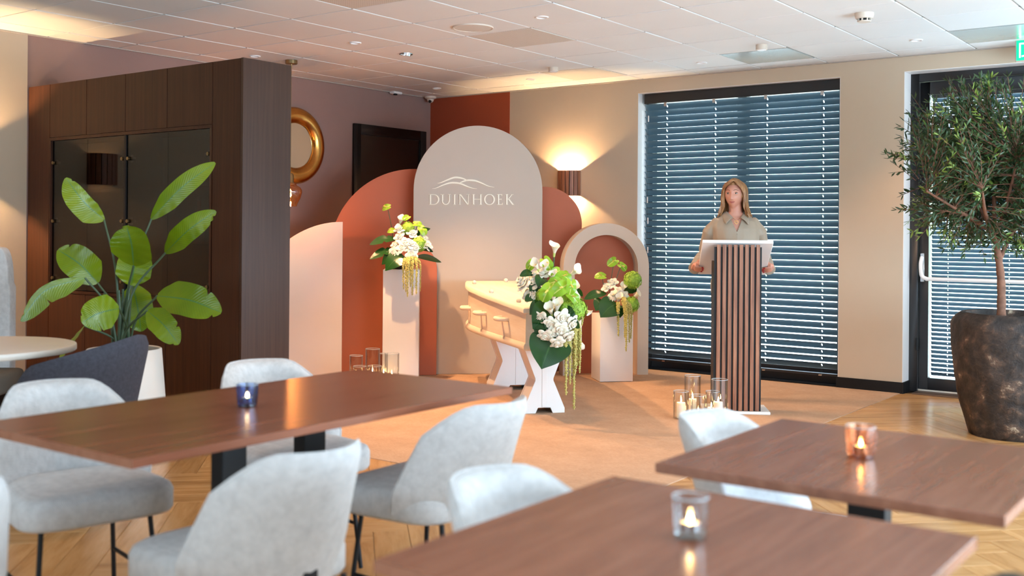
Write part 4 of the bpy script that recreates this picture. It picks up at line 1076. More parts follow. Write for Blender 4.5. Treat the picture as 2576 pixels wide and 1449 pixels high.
# blouse: looser shell over torso and sleeves, with an open V neck
bl = MB()
BT = [((0, 0.02, 0.80), (0.180, 0.130)), ((0, 0.02, 0.84), (0.186, 0.136)), ((0, 0.02, 0.92), (0.190, 0.135)), ((0, 0.015, 1.0), (0.172, 0.125)), ((0, 0.01, 1.08), (0.163, 0.118)), ((0, 0.0, 1.17), (0.168, 0.122)), ((0, -0.006, 1.26), (0.178, 0.132)), ((0, 0.0, 1.34), (0.182, 0.12)), ((0, 0.01, 1.40), (0.172, 0.10)), ((0, 0.014, 1.435), (0.125, 0.080)), ((0, 0.012, 1.465), (0.076, 0.068))]
vs, fs = ringtube([a for a, b in BT], [b for a, b in BT]); bl.add(vs, fs)
for sg, up, rs in ARMS:
    k9 = len(up) - 1
    bl.tube(up[:k9 + 1], [lerp(0.058, 0.045, (k / k9)) + 0.004 * math.sin(k * 2.1) for k in range(k9 + 1)], 16)
blo = bl.build('blouse', M_blouse, per, merge=False)
r2 = blo.modifiers.new('remesh', 'REMESH'); r2.mode = 'VOXEL'; r2.voxel_size = 0.006; r2.use_smooth_shade = True
s2 = blo.modifiers.new('smooth', 'SMOOTH'); s2.factor = 0.5; s2.iterations = 4
dg = bpy.context.evaluated_depsgraph_get(); dg.update()
me = bpy.data.meshes.new_from_object(blo.evaluated_get(dg)); blo.modifiers.clear(); blo.data = me
bb_ = bmesh.new(); bb_.from_mesh(me)
dead = []
for f in bb_.faces:
    c = f.calc_center_median()
    if (c.y < 0.0 and c.z > 1.312 and abs(c.x + 0.002) < (c.z - 1.312) * 0.42) or (c.z > 1.462): dead.append(f)
bmesh.ops.delete(bb_, geom=dead, context='FACES')
for v in {v for e in bb_.edges if e.is_boundary for v in e.verts}:
    if v.co.y < 0.0 and 1.305 < v.co.z < 1.45: v.co.x = math.copysign(max(0.001, (v.co.z - 1.312) * 0.42), v.co.x + 0.002) - 0.002
for v in bb_.verts:    # soft folds in the cloth
    q = v.co; n_ = mnoise.noise(Vector((q.x * 18, q.y * 18, q.z * 7))) * 0.006
    v.co += v.normal * n_
bb_.to_mesh(me); bb_.free()
me.polygons.foreach_set('use_smooth', [True] * len(me.polygons))
so = blo.modifiers.new('cloth', 'SOLIDIFY'); so.thickness = 0.003
for sg in (-1, 1):      # collar flaps and placket
    m = MB()
    def cf(u, v, sg=sg):
        a = Vector((sg * lerp(0.066, 0.028, u), lerp(0.015, -0.085, u ** 0.8), lerp(1.478, 1.425, u)))
        b = Vector((sg * lerp(0.118, 0.088, u), lerp(0.01, -0.115, u ** 0.8), lerp(1.438, 1.372, u)))
        p = a.lerp(b, v); p.z += 0.008 * math.sin(PI * v); p.y -= 0.010 * math.sin(PI * v); return p
    m.grid(cf, 8, 5, uv=False); o = m.build('collar', M_blouse, per); o.modifiers.new('t', 'SOLIDIFY').thickness = 0.004
for zz in (1.30, 1.235): MB().ball((-0.002, -0.133, zz), 0.005, 8, 6, sc=(1, 0.5, 1)).build('button', M_blouse, per)
m = MB()
for sg in (-1, 1): m.tube([(sg * 0.05, -0.035, 1.452), (sg * 0.03, -0.068, 1.425), (sg * 0.006, -0.0905, 1.405)], 0.0011, 5)
hp = [];
for k in range(25):
    a = 2 * PI * k / 24; hp.append(Vector((0.0009 * 16 * math.sin(a) ** 3, 0, 0.0009 * (13 * math.cos(a) - 5 * math.cos(2 * a) - 2 * math.cos(3 * a) - math.cos(4 * a)))) + Vector((-0.003, -0.100, 1.390)))
m.tube(hp, 0.0014, 5); m.build('heart_necklace', M_gold, per)
tr = MB()
for sg in (-1, 1): tr.tube([(sg * 0.085, 0.02, 0.90), (sg * 0.09, 0.015, 0.50), (sg * 0.09, 0.03, 0.08)], [0.1, 0.082, 0.075], 16, cap=False)
tr.build('trousers', M_trouser, per)
for sg in (-1, 1):
    m = MB(); m.tube([(sg * 0.09, 0.07, 0.04), (sg * 0.092, -0.06, 0.038), (sg * 0.095, -0.165, 0.024)], [0.046, 0.047, 0.034], 12, flat=0.8); m.build('shoe', M_black, per)
# face details
def face(x, z, off=0.0):
    # surface point of the face at head-space x, z
    best = None
    for k in range(60):
        pass
    dz = z / 0.112; 
    for it in range(30):
        dx = x / 0.071 / (1 - 0.30 * max(0, -dz) ** 1.7); dx = max(-0.95, min(0.95, dx)); dy = -math.sqrt(max(0.02, 1 - min(0.98, dx * dx + dz * dz)))
        break
    p = head_pt(dx, dy, dz); p.y -= off
    return p
for sg in (-1, 1):
    c = face(sg * 0.0305, 0.008); c.y += 0.0075
    m = MB(); m.ball(HM @ c + HC, 0.0122, 14, 10); m.build('eye', M_eye, per)
    c2 = c + Vector((-0.0016, -0.0098, -0.0005)); m = MB(); m.ball(HM @ c2 + HC, 0.0066, 10, 8, sc=(1, 0.55, 1)); m.build('iris', M_iris, per)
    m = MB(); m.tube([HM @ (c + Vector((q, -0.0123 + abs(q) * 0.25, 0.0056 - abs(q) * 0.22))) + HC for q in (-0.0135, -0.007, 0, 0.007, 0.0135)], [0.002, 0.003, 0.0034, 0.003, 0.0018], 6); m.build('eyelid', M_brow, per)
    m = MB(); m.tube([HM @ face(sg * q, zz, 0.0015) + HC for q, zz in ((0.014, 0.030), (0.026, 0.035), (0.038, 0.035), (0.05, 0.028))], [0.0026, 0.0036, 0.003, 0.0012], 6, flat=0.6); m.build('eyebrow', M_brow, per)
m = MB()
m.tube([HM @ face(q, -0.0575 + 0.002 * abs(q) / 0.02, 0.0005) + HC for q in (-0.023, -0.014, -0.005, 0.0, 0.005, 0.014, 0.023)], [0.0012, 0.0034, 0.0042, 0.0036, 0.0042, 0.0034, 0.0012], 8, flat=0.7)
m.tube([HM @ face(q, -0.0650 + 0.004 * (q / 0.02) ** 2, 0.0008) + HC for q in (-0.021, -0.012, 0.0, 0.012, 0.021)], [0.001, 0.0042, 0.005, 0.0042, 0.001], 8, flat=0.7)
m.build('lips', M_lip, per)
# hair: scalp cap plus wavy locks falling to the shoulders
m = MB()
def cap(u, v):
    th = 2 * PI * u; ph = PI * 0.72 * v
    d = Vector((math.sin(ph) * math.sin(th), -math.sin(ph) * math.cos(th), math.cos(ph)))
    p = head_pt(d.x, d.y, d.z)
    k = 1.13
    if d.y < 0 and p.z < 0.072 and abs(p.x) < 0.062: k = 0.93      # stay under the skin of the face
    return HM @ (p * k + Vector((0, 0.004, 0.004))) + HC
m.grid(cap, 48, 26, uv=False)
rnd = random.Random(5)
def lock(phi, start, drop, curl, r0):
    s, c = math.sin(phi), -math.cos(phi)
    ps = [Vector(start)]
    ps.append(Vector((s * 0.066, c * 0.086 + 0.006, 0.082)))
    ps.append(Vector((s * 0.084, c * 0.098 + 0.008, 0.035)))
    ps.append(Vector((s * 0.090, c * 0.098 + 0.010, -0.03)))
    ps.append(Vector((s * (0.088 + 0.010 * curl), c * 0.090 + 0.012, -0.09)))
    ps.append(Vector((s * (0.098 + 0.02 * curl), c * 0.088 + 0.012, -0.135 - drop * 0.4)))
    ps.append(Vector((s * (0.112 + 0.03 * curl), c * 0.092 + 0.010, -0.17 - drop)))
    for k, q in enumerate(ps[2:]): q += Vector((rnd.uniform(-1, 1), rnd.uniform(-1, 1), rnd.uniform(-.5, .5))) * 0.006
    P = bez(ps, 5); n_ = len(P)
    m.tube([HM @ p + HC for p in P], [r0 * (0.55 + 0.9 * math.sin(PI * min(1, 0.15 + 0.8 * k / (n_ - 1)))) * (1 if k < n_ - 4 else (0.85, 0.62, 0.36, 0.1)[k - n_ + 4]) for k in range(n_)], 7, flat=0.6)
for k in range(58):
    phi = math.radians(lerp(72, 292, k / 57)); 
    lock(phi, (rnd.uniform(-0.008, 0.02), rnd.uniform(-0.045, 0.04), 0.118), rnd.uniform(-0.005, 0.022), rnd.uniform(-0.2, 1.0), rnd.uniform(0.011, 0.016))
# swept fringe on both sides of the parting
for k in range(9):
    t = k / 8
    for sg in (-1, 1):
        P = bez([(0.012, -0.058 + 0.02 * t, 0.108 + 0.006 * t), (0.012 + sg * (0.030 + 0.008 * t), -0.086 + 0.022 * t, 0.088 + 0.006 * t), (sg * (0.070 + 0.008 * t), -0.050 + 0.016 * t, 0.046), (sg * (0.084 + 0.004 * t), -0.022 + 0.01 * t, -0.012), (sg * (0.086 + 0.010 * t), -0.018 - 0.006 * t, -0.085), (sg * (0.100 + 0.02 * t), -0.03 - 0.02 * t, -0.15)], 5)
        m.tube([HM @ p + HC for p in P], [0.011 * (0.6 + 0.7 * math.sin(PI * min(1, 0.1 + 0.85 * q / (len(P) - 1)))) * (1 if q < len(P) - 4 else (0.85, 0.62, 0.36, 0.1)[q - len(P) + 4]) for q in range(len(P))], 7, flat=0.6)
m.build('hair', M_hair, per, merge=False, ang=70)

# ------------------------------------------------------------------ flower parts
def petal(m, th, r0, r1, z0, z1, span, pt, curl, n=4):
    def fn(u, v):
        a = th + (u - 0.5) * span * (0.55 + 0.45 * math.sin(PI * min(1, v * 1.1) / 1.4)) * (1.0 if v < 0.6 else 1.0 - (v - 0.6) * 1.1)
        tipk = pt * (1 - (2 * u - 1) ** 2) * v ** 3
        r = lerp(r0, r1, v ** 0.9) + tipk; z = lerp(z0, z1, math.sin(v * PI / 2)) - curl * v ** 3 - 0.3 * curl * (2 * u - 1) ** 2 * v
        return Vector((r * math.cos(a), r * math.sin(a), z))
    m.grid(fn, n, n, uv=False)
def rose_mesh(seed, R=0.043):
    r = random.Random(seed); m = MB()
    for k in range(5): petal(m, 2 * PI * k / 5 + r.uniform(-.2, .2), 0.006, R * r.uniform(.86, 1.0), -0.010, R * 0.40, 2.1, R * 0.42, R * r.uniform(.15, .4), 6)
    for k in range(5): petal(m, 2 * PI * (k + .5) / 5 + r.uniform(-.2, .2), 0.005, R * r.uniform(.64, .76), -0.008, R * 0.62, 2.0, R * 0.14, R * .14, 5)
    for k in range(4): petal(m, 2 * PI * k / 4 + r.uniform(-.3, .3), 0.004, R * .46, -0.004, R * 0.74, 2.2, 0.0, R * .03, 5)
    for k in range(4): petal(m, 2 * PI * k / 4 + r.uniform(-.3, .3), 0.003, R * .25, 0, R * 0.80, 2.4, -R * .05, 0)
    m.ball((0, 0, R * 0.30), R * 0.42, 10, 8, sc=(1, 1, 0.9)); m.ball((0, 0, -0.006), 0.014, 8, 6)
    return m.mesh('rose', M_petal, ang=70)
ROSES = [rose_mesh(s) for s in range(4)]
def calla_mesh(L=0.088, R=0.026):
    m = MB()
    def fn(u, v):
        a = (u - 0.5) * 2 * PI * 1.06
        fl = v ** 2.4
        r = 0.0055 + 0.006 * v + R * fl * (0.85 + 0.15 * math.cos(a))
        z = L * (0.82 * v + 0.18 * v * (0.5 + 0.5 * math.cos(a))) + 0.022 * v ** 5 * max(0, math.cos(a)) ** 6 - 0.012 * v ** 6 * max(0, math.cos(a)) ** 2
        r += 0.008 * v ** 6 * max(0, math.cos(a)) ** 4
        return Vector((r * math.cos(a), r * math.sin(a), z))
    m.grid(fn, 20, 12, uv=False)
    return m.mesh('calla', M_petal, ang=80)
CALLA = calla_mesh()
mm_ = MB(); mm_.lathe([(0.0058, -0.004), (0.0072, 0.0), (0.0085, 0.02), (0.0102, 0.036)], 14); CALLA_G = mm_.mesh('green_throat', M_callas)
mm_ = MB(); mm_.tube([(0, 0, 0.02), (0, 0, 0.06), (0.002, 0, 0.066)], [0.0035, 0.003, 0.001], 8); CALLA_S = mm_.mesh('spadix', M_yel)
def heart(R=0.045, fold=0.25):
    m = MB()
    def fn(u, v):
        a = (u - 0.5) * 2 * PI
        s = abs(a) / PI
        r = R * (0.62 + 0.46 * math.cos(a) ** 2 * (1 if abs(a) < PI / 2 else 0.72) + 0.10 * (1 - s)) * (1 - 0.55 * max(0, (s - 0.86) / 0.14) ** 1.5)
        r *= v
        x, y = r * math.sin(a), r * math.cos(a)
        return Vector((x, y, fold * abs(x) * 0.7 - 0.9 * (y - 0.01) ** 2 / R * 0.35 - 0.004 * v * math.sin(3 * a)))
    def uvfix(u, v): return fn(u, v)
    vs = []; nu, nv = 28, 5
    k0 = len(m.v)
    uvs = []
    pts = []
    for j in range(nv + 1):
        for i in range(nu + 1):
            p = fn(i / nu, j / nv); pts.append(p); uvs.append((0.5 + p.x / (2.6 * R), 0.4 + p.y / (2.6 * R)))
    fs = []
    for j in range(nv):
        for i in range(nu):
            a = j * (nu + 1) + i; fs.append((a, a + 1, a + nu + 2, a + nu + 1))
    m.add(pts, fs, uvs)
    return m.mesh('anthurium', M_lime, ang=80)
ANTH = heart()
mm_ = MB(); mm_.tube([(0, 0.0, 0.002), (0, 0.006, 0.016), (0, 0.016, 0.03)], [0.0042, 0.004, 0.002], 8); ANTH_S = mm_.mesh('spadix', M_yel)
def ball_mesh(seed, R=0.05, n=330):
    r = random.Random(seed); m = MB(); m.ball((0, 0, 0), R * 0.86, 12, 8)
    for k in range(n):
        y = 1 - 2 * (k + .5) / n; a = k * 2.39996; q = Vector((math.sqrt(1 - y * y) * math.cos(a), math.sqrt(1 - y * y) * math.sin(a), y))
        M = frame_to(q); t = r.uniform(0, PI); s = R * r.uniform(.10, .15); c = q * R * r.uniform(.88, 1.06)
        for h_ in range(5):
            w = t + h_ * 2 * PI / 5
            e = Vector((math.cos(w), math.sin(w), 0)); f = Vector((-e.y, e.x, 0))
            m.add([c, c + M @ (e * s * .6 + f * s * .42 + Vector((0, 0, s * .2))), c + M @ (e * s * 1.1 + Vector((0, 0, s * .05))), c + M @ (e * s * .6 - f * s * .42 + Vector((0, 0, s * .2)))], [(0, 1, 2, 3)])
    return m.mesh('snowball_flower', M_ball, ang=20, merge=False)
BALLS = [ball_mesh(s) for s in range(2)]
def part(name, me, parent, loc, d, roll=0.0, sc=1.0):
    o = link(name, me, parent)
    M = frame_to(d) @ Matrix.Rotation(roll, 3, 'Z')
    o.matrix_local = Matrix.Translation(Vector(loc) - parent.location) @ M.to_4x4() @ Matrix.Scale(sc, 4)
    return o
def blade(mid, side, wl, wr, prof, fold=0.25, nv=18, nu=6, notches=(), wav=0.0, curl=0.0):
    # leaf blade: mid = list of midrib points, side = sideways vector, half widths left and right
    m = MB(); P = bez(mid, 8); L = len(P) - 1
    S = Vector(side).normalized()
    def fn(u, v):
        f = v * L; k = min(int(f), L - 1); p = P[k].lerp(P[k + 1], f - k)
        t = (P[min(k + 1, L)] - P[max(k - 1, 0)]).normalized()
        s = (S - t * S.dot(t)).normalized(); n_ = s.cross(t)
        x = 2 * u - 1; w = (wl if x < 0 else wr) * prof(v)
        for nv_, sd, dp in notches:
            if (x < 0) == (sd < 0): w *= 1 - dp * math.exp(-((v - nv_) / 0.018) ** 2)
        return p + s * (x * w) + n_ * (fold * abs(x) ** 1.4 * w + wav * math.sin(v * 40 + x * 2) * abs(x) - curl * x * x * w)
    m.grid(fn, nu * 2, nv)
    return m
def P_lance(v): return max(0.0, math.sin(PI * min(1, v * 1.0)) ** 0.75)
def P_oblong(v): return (min(1, (v + 0.012) / 0.30) ** 0.62) * max(0.03, 1 - max(0, (v - 0.52) / 0.49) ** 2.3) ** 0.75
def P_heart(v): return (0.30 + 1.0 * math.sin(PI * min(1, v ** 0.62 * 0.97 + 0.02)) ** 0.8) * (1 - v ** 7)

CAMDIR = -FWD
def bouquet(label, base, d0):
    t = thing('flower_arrangement', label, 'flower arrangement', base, 0, 'white and green flower arrangements', absolute=True)
    t['_d'] = d0; return t
def jit(d, px, py, c, k=0.9):
    # outward facing direction: away from the heart of the bouquet, towards the room
    v = (RGT * (px - c[0]) - UPV * (py - c[1])) / 60.0
    return (CAMDIR * 1.0 + v * k + Vector((0, 0, 0.25))).normalized()
def fill(t, c, roses=(), callas=(), anths=(), balls=(), leaves=(), amar=(), stems=()):
    d0 = t['_d']; rr_ = random.Random(int(c[0]))
    for k, (px, py, dd, s) in enumerate(roses):
        p = at(px, py, d0 + dd); part('rose', ROSES[k % 4], t, p, jit(d0, px, py, c, 0.8 if k % 3 else 1.3), rr_.uniform(0, 6), s)
    for k, (px, py, qx, qy, dd, s) in enumerate(callas):
        # mouth at px, py ; stalk comes from qx, qy
        p1 = at(px, py, d0 + dd - 0.02); p0 = at(qx, qy, d0 + dd + 0.02); d = (p1 - p0).normalized()
        o = part('calla', CALLA, t, p1 - d * 0.075 * s, d, rr_.uniform(-0.8, 0.8) + (PI / 2), s)
        g = link('green_throat', CALLA_G, o); sp = link('spadix', CALLA_S, o)
        MB().tube(bez([p1 - d * 0.075 * s, p0, at(lerp(qx, c[0], .5), lerp(qy, c[1], .5), d0 + 0.06)], 4), 0.0045, 7).build('stem', M_stem, t)
    for k, (px, py, dx, dy, dd, s, roll) in enumerate(anths):
        p = at(px, py, d0 + dd); d = (CAMDIR + RGT * dx + UPV * dy).normalized()
        o = part('anthurium', ANTH, t, p, d, roll, s); sp = link('spadix', ANTH_S, o)
    for (pts) in stems:
        MB().tube(bez([at(x, y, d0 + dd) for x, y, dd in pts], 5), 0.003, 6).build('stem', M_stem, t)
    for k, (px, py, dd, r) in enumerate(balls):
        part('snowball_flower', BALLS[k % 2], t, at(px, py, d0 + dd), jit(d0, px, py, c), rr_.uniform(0, 6), r * (d0 / FPX) / 0.05)
    for (bx, by, tx, ty, hwpx, dd, roll, kind) in leaves:
        a = at(bx, by, d0 + dd); b = at(tx, ty, d0 + dd - 0.06); mid = a.lerp(b, 0.5) + Vector((0, 0, 0.02)) - FWD * 0.015
        ax = (b - a).normalized(); sd = ax.cross(CAMDIR).normalized(); sd = Matrix.Rotation(roll, 3, ax) @ sd
        w = hwpx * d0 / FPX / max(0.35, abs(math.cos(roll)))
        blade([a, mid, b], sd, w, w, P_heart if kind == 'h' else P_lance, fold=0.18, nv=14, nu=4, curl=0.1,
              notches=((0.35, 1, .5), (0.5, -1, .5), (0.6, 1, .45)) if kind == 'm' else ()).build('leaf', M_dleaf, t, ang=80)
    for (pts, r, sd) in amar:
        r *= 1.35
        P = bez([at(x, y, d0 + dd) for x, y, dd in pts], 7); r2_ = random.Random(sd); n_ = len(P); m = MB()
        m.tube(P, [r * (0.75 - 0.45 * k / (n_ - 1)) for k in range(n_)], 7)
        Lt = sum((P[k + 1] - P[k]).length for k in range(n_ - 1)); N = int(Lt / (r * 0.62))
        for k in range(N):
            f = k / N * (n_ - 1); i = min(int(f), n_ - 2); q = P[i].lerp(P[i + 1], f - i); rr2 = r * (1 - 0.5 * k / N)
            for h_ in range(4):
                w = r2_.uniform(0, 2 * PI); m.ball(q + Vector((math.cos(w), math.sin(w), r2_.uniform(-.4, .4))) * rr2 * 0.72, rr2 * r2_.uniform(.42, .72), 6, 4)
        m.build('amaranth_strand', M_amar, t, ang=60, merge=False)

TOP1 = C1.copy(); TOP1.z = H1 + 0.0
t1 = bouquet('flower arrangement on the tall white pedestal', TOP1, 9.22)
m = MB(); m.lathe([(0, 0.001), (0.10, 0.001), (0.115, 0.05), (0.105, 0.05), (0.10, 0.03), (0, 0.03)], 20, TOP1); m.build('bowl', M_black, t1)
MB().ball(TOP1 + Vector((0, 0, 0.05)), 0.085, 12, 8, sc=(1, 1, .7)).build('flower_foam', M_dleaf, t1)
c1 = (1018, 640)
fill(t1, c1,
     roses=[(1005, 579, -.02, .95), (1005, 597, -.05, 1.0), (1037, 588, -.03, 1.0), (1064, 600, -.02, .95), (1075, 618, -.03, .95), (1019, 612, -.09, 1.05), (1033, 614, -.10, 1.05), (1044, 621, -.09, 1.05), (1012, 624, -.10, 1.0), (994, 617, -.06, .85), (990, 638, -.09, 1.0), (1035, 640, -.12, 1.05)],
     callas=[(1009, 549, 1003, 575, 0.02, 1.0), (1001, 572, 1006, 596, -.02, .9)],
     anths=[(973, 521, -.5, .55, 0.02, 1.0, 2.0), (985, 580, -.5, .75, 0.0, .9, 1.6), (1024, 546, .1, .8, .02, .9, 2.4), (1048, 563, .2, .7, .0, .95, -1.8), (1062, 577, .25, .35, -.04, 1.1, -2.6)],
     stems=[((975, 524, .02), (983, 560, .03), (990, 600, .04), (1010, 640, .05)), ((1026, 548, .02), (1030, 590, .04), (1022, 640, .05)), ((1050, 565, .0), (1040, 600, .03), (1025, 640, .05))],
     balls=[(1026, 575, .01, 17), (1053, 614, -.03, 20), (983, 640, .0, 13)],
     leaves=[(1000, 600, 929, 616, 10, .0, .75, 'm'), (997, 628, 930, 652, 11, -.02, .8, 'm'), (1014, 642, 969, 682, 17, -.1, .35, 'h'), (1005, 640, 960, 666, 14, -.04, .4, 'h'), (1046, 646, 1111, 660, 8, -.04, .9, 'l'), (1058, 628, 1090, 634, 7, .0, .7, 'l'), (1045, 595, 1083, 575, 7, .03, .6, 'l')],
     amar=[([(1020, 650, -.16), (1015, 668, -.19), (1015, 728, -.19)], .010, 1), ([(1026, 650, -.16), (1022, 670, -.20), (1021, 735, -.20)], .011, 2), ([(1031, 648, -.17), (1027, 672, -.21), (1025, 747, -.21)], .010, 3), ([(1038, 648, -.17), (1038, 675, -.21), (1037, 743, -.21)], .010, 4), ([(1045, 648, -.16), (1048, 668, -.20), (1047, 740, -.20)], .011, 5), ([(1048, 650, -.14), (1057, 668, -.15), (1057, 733, -.15)], .008, 6), ([(1034, 652, -.17), (1033, 680, -.2), (1032, 722, -.2)], .009, 7)])
TOP2 = C2.copy(); TOP2.z = H2
t2 = bouquet('flower arrangement on the short white pedestal in front of the hollow arch', TOP2, 9.22)
m = MB(); m.lathe([(0, 0.001), (0.09, 0.001), (0.10, 0.05), (0.09, 0.05), (0.085, 0.03), (0, 0.03)], 20, TOP2); m.build('bowl', M_black, t2)
MB().ball(TOP2 + Vector((0, 0, 0.05)), 0.085, 12, 8, sc=(1, 1, .7)).build('flower_foam', M_dleaf, t2)
fill(t2, (1550, 755),
     roses=[(1527, 723, -.03, .95), (1541, 712, .0, .95), (1533, 755, -.10, 1.0), (1555, 733, -.06, .9), (1570, 742, -.05, .8), (1546, 744, -.08, .85)],
     callas=[(1569, 719, 1564, 741, -.04, .95), (1557, 746, 1554, 765, -.12, 1.0), (1607, 738, 1588, 751, -.06, 1.0), (1542, 738, 1547, 756, -.1, .9)],
     anths=[(1544, 657, .1, .35, .0, 1.25, 2.2), (1565, 669, .35, .3, .03, 1.05, -2.4), (1513, 694, -.15, .85, -.02, 1.2, 1.7)],
     stems=[((1544, 660, .0), (1538, 700, .02), (1534, 735, .03), (1545, 760, .04)), ((1562, 668, .03), (1550, 705, .03), (1545, 750, .04)), ((1515, 697, -.02), (1520, 720, .0), (1540, 755, .03)), ((1590, 712, .0), (1570, 735, .02), (1555, 760, .03))],
     balls=[(1591, 705, -.02, 23), (1588, 767, -.06, 20)],
     leaves=[(1527, 738, 1469, 753, 10, -.03, .75, 'l'), (1550, 764, 1510, 799, 22, -.13, .3, 'h'), (1520, 760, 1498, 782, 15, -.1, .4, 'h'), (1570, 736, 1604, 731, 11, .03, .5, 'l'), (1560, 770, 1560, 800, 12, -.1, .4, 'h')],
     amar=[([(1555, 762, -.16), (1555, 785, -.19), (1556, 846, -.19)], .012, 11), ([(1569, 750, -.16), (1576, 775, -.21), (1575, 884, -.21)], .012, 12), ([(1572, 755, -.15), (1582, 775, -.2), (1583, 862, -.2)], .011, 13), ([(1575, 757, -.14), (1588, 778, -.18), (1587, 853, -.18)], .009, 14), ([(1566, 755, -.17), (1571, 780, -.2), (1572, 850, -.2)], .011, 15)])
b3 = at(1395, 775, 7.62)
t3 = bouquet('largest flower arrangement cascading over the foot end of the coffin', b3, 7.46)
MB().ball(at(1392, 765, 7.62), 0.10, 12, 8, sc=(1.3, 1, .55)).build('flower_foam', M_dleaf, t3)
fill(t3, (1392, 770),
     roses=[(1319, 717, .0, 1.25), (1345, 712, -.02, 1.1), (1366, 689, .0, 1.1), (1348, 694, .02, 1.0), (1330, 743, -.04, .95), (1342, 742, -.05, .9), (1361, 800, -.16, 1.05), (1388, 814, -.19, 1.05), (1414, 798, -.19, 1.15), (1437, 812, -.18, 1.15), (1410, 827, -.21, 1.15), (1372, 843, -.2, 1.05), (1429, 845, -.2, 1.05), (1402, 860, -.22, 1.1), (1392, 836, -.19, .9), (1311, 704, .02, .9)],
     callas=[(1397, 618, 1393, 650, .02, 1.1), (1345, 662, 1357, 684, -.02, 1.0), (1369, 666, 1371, 690, -.02, 1.0), (1452, 679, 1432, 694, -.04, 1.1), (1389, 688, 1393, 710, -.06, .9), (1447, 719, 1440, 742, -.1, 1.0), (1449, 746, 1436, 764, -.13, 1.05), (1391, 740, 1392, 764, -.14, 1.05), (1382, 772, 1389, 796, -.18, 1.15), (1402, 762, 1400, 792, -.16, 1.15), (1482, 788, 1462, 772, -.05, .8)],
     anths=[(1338, 663, -.3, .3, .02, 1.1, 2.6), (1374, 659, .1, .3, .0, 1.25, -2.6), (1402, 684, .2, .5, -.05, 1.25, 2.2), (1418, 694, .2, .6, -.06, 1.2, -2.2), (1378, 731, -.2, .2, -.2, 1.6, 2.7), (1415, 723, .0, .35, -.21, 1.6, 2.2), (1437, 717, .35, .1, -.20, 1.25, 3.0), (1440, 745, .4, .3, -.19, 1.15, -2.4), (1400, 708, .1, .7, -.12, 1.2, 1.8), (1425, 690, .4, .6, -.03, .95, 2.0)],
     stems=[((1395, 648, .02), (1389, 690, .02), (1391, 750, .06)),],
     balls=[(1446, 778, -.08, 30), (1368, 747, -.06, 22), (1413, 754, -.08, 21), (1424, 774, -.09, 22)],
     leaves=[(1345, 692, 1307, 695, 9, .03, .5, 'l'), (1372, 770, 1332, 792, 16, -.08, .5, 'h'), (1388, 776, 1338, 812, 22, -.12, .4, 'h'), (1384, 800, 1340, 828, 22, -.12, .4, 'h'), (1395, 846, 1362, 929, 41, -.17, .15, 'h'), (1375, 815, 1345, 838, 18, -.12, .4, 'h'), (1395, 838, 1384, 872, 20, -.10, .4, 'h'), (1425, 815, 1459, 826, 14, -.12, .4, 'h'), (1445, 735, 1466, 746, 8, -.02, .4, 'l'), (1350, 752, 1320, 758, 10, -.03, .5, 'l'), (1400, 800, 1372, 826, 22, -.14, .2, 'h'), (1410, 790, 1440, 826, 22, -.13, .2, 'h'), (1370, 700, 1352, 722, 14, -.02, .3, 'h'), (1385, 820, 1350, 862, 16, -.13, .5, 'h'), (1360, 720, 1332, 735, 14, -.0, .4, 'h')],
     amar=[([(1424, 840, -.16), (1424, 870, -.2), (1424, 994, -.2)], .013, 21), ([(1434, 838, -.15), (1434, 865, -.19), (1434, 967, -.19)], .012, 22), ([(1448, 822, -.14), (1448, 850, -.19), (1447, 940, -.19)], .014, 23), ([(1440, 826, -.13), (1443, 860, -.17), (1444, 1030, -.17)], .013, 24), ([(1450, 812, -.13), (1459, 840, -.17), (1458, 938, -.17)], .011, 25), ([(1449, 818, -.12), (1454, 845, -.16), (1453, 920, -.16)], .011, 26), ([(1452, 790, -.1), (1465, 800, -.12), (1464, 820, -.12)], .008, 27), ([(1425, 850, -.17), (1419, 868, -.2), (1419, 885, -.2)], .011, 28)])

# ------------------------------------------------------------------ candles in glass cylinders on the floor
def candle_glass(label, px, rim_y, d, wpx, h, ch, cr, grp, cofs=(0, 0), lit=True):
    p = at(px, rim_y, d); r = wpx / 2 * d / FPX
    t = thing('candle_glass', label, 'candle holder', (p.x, p.y, 0.004), 0, grp)
    m = MB(); m.lathe([(0.0, 0.0), (r, 0.0), (r, h), (r - 0.003, h), (r - 0.003, 0.006), (0.0, 0.006)], 32); m.build('glass_cylinder', M_glass, t)
    m = MB(); m.lathe([(r - 0.0032, h - 0.003), (r - 0.0015, h + 0.0008), (r + 0.0004, h - 0.003)], 32); m.build('glass_rim', mat_rim, t)
    if ch:
        m = MB(); m.lathe([(0.0, 0.0), (cr, 0.0), (cr, ch - 0.006), (cr * 0.94, ch + 0.002), (cr * 0.7, ch - 0.006), (0.0, ch - 0.010)], 20, (cofs[0], cofs[1], 0.007)); o = m.build('candle', M_wax, t)
        m = MB(); m.tube([(cofs[0], cofs[1], ch - 0.004), (cofs[0] + 0.001, cofs[1], ch + 0.012)], 0.0012, 6); m.build('wick', M_black, o)
        if lit:
            m = MB(); m.lathe([(0.0, 0.0), (0.0035, 0.004), (0.0052, 0.012), (0.0038, 0.022), (0.0012, 0.033), (0.0, 0.037)], 12, (cofs[0] + 0.001, cofs[1], ch + 0.009)); m.build('flame', M_flame, o)
    return t
mat_rim = mat_plain('glass_rim', srgb(215, 222, 226), 0.15, 0.0, var=0.0, **{'Alpha': 0.55})
g1 = 'candle glasses in front of the lectern'
candle_glass('short candle glass at the left of the lectern group with a tall pillar candle', 1713.5, 979, 7.46, 39, 0.195, 0.105, 0.031, g1)
candle_glass('tall candle glass at the back left of the lectern group', 1742.5, 940, 7.72, 41, 0.27, 0.09, 0.028, g1)
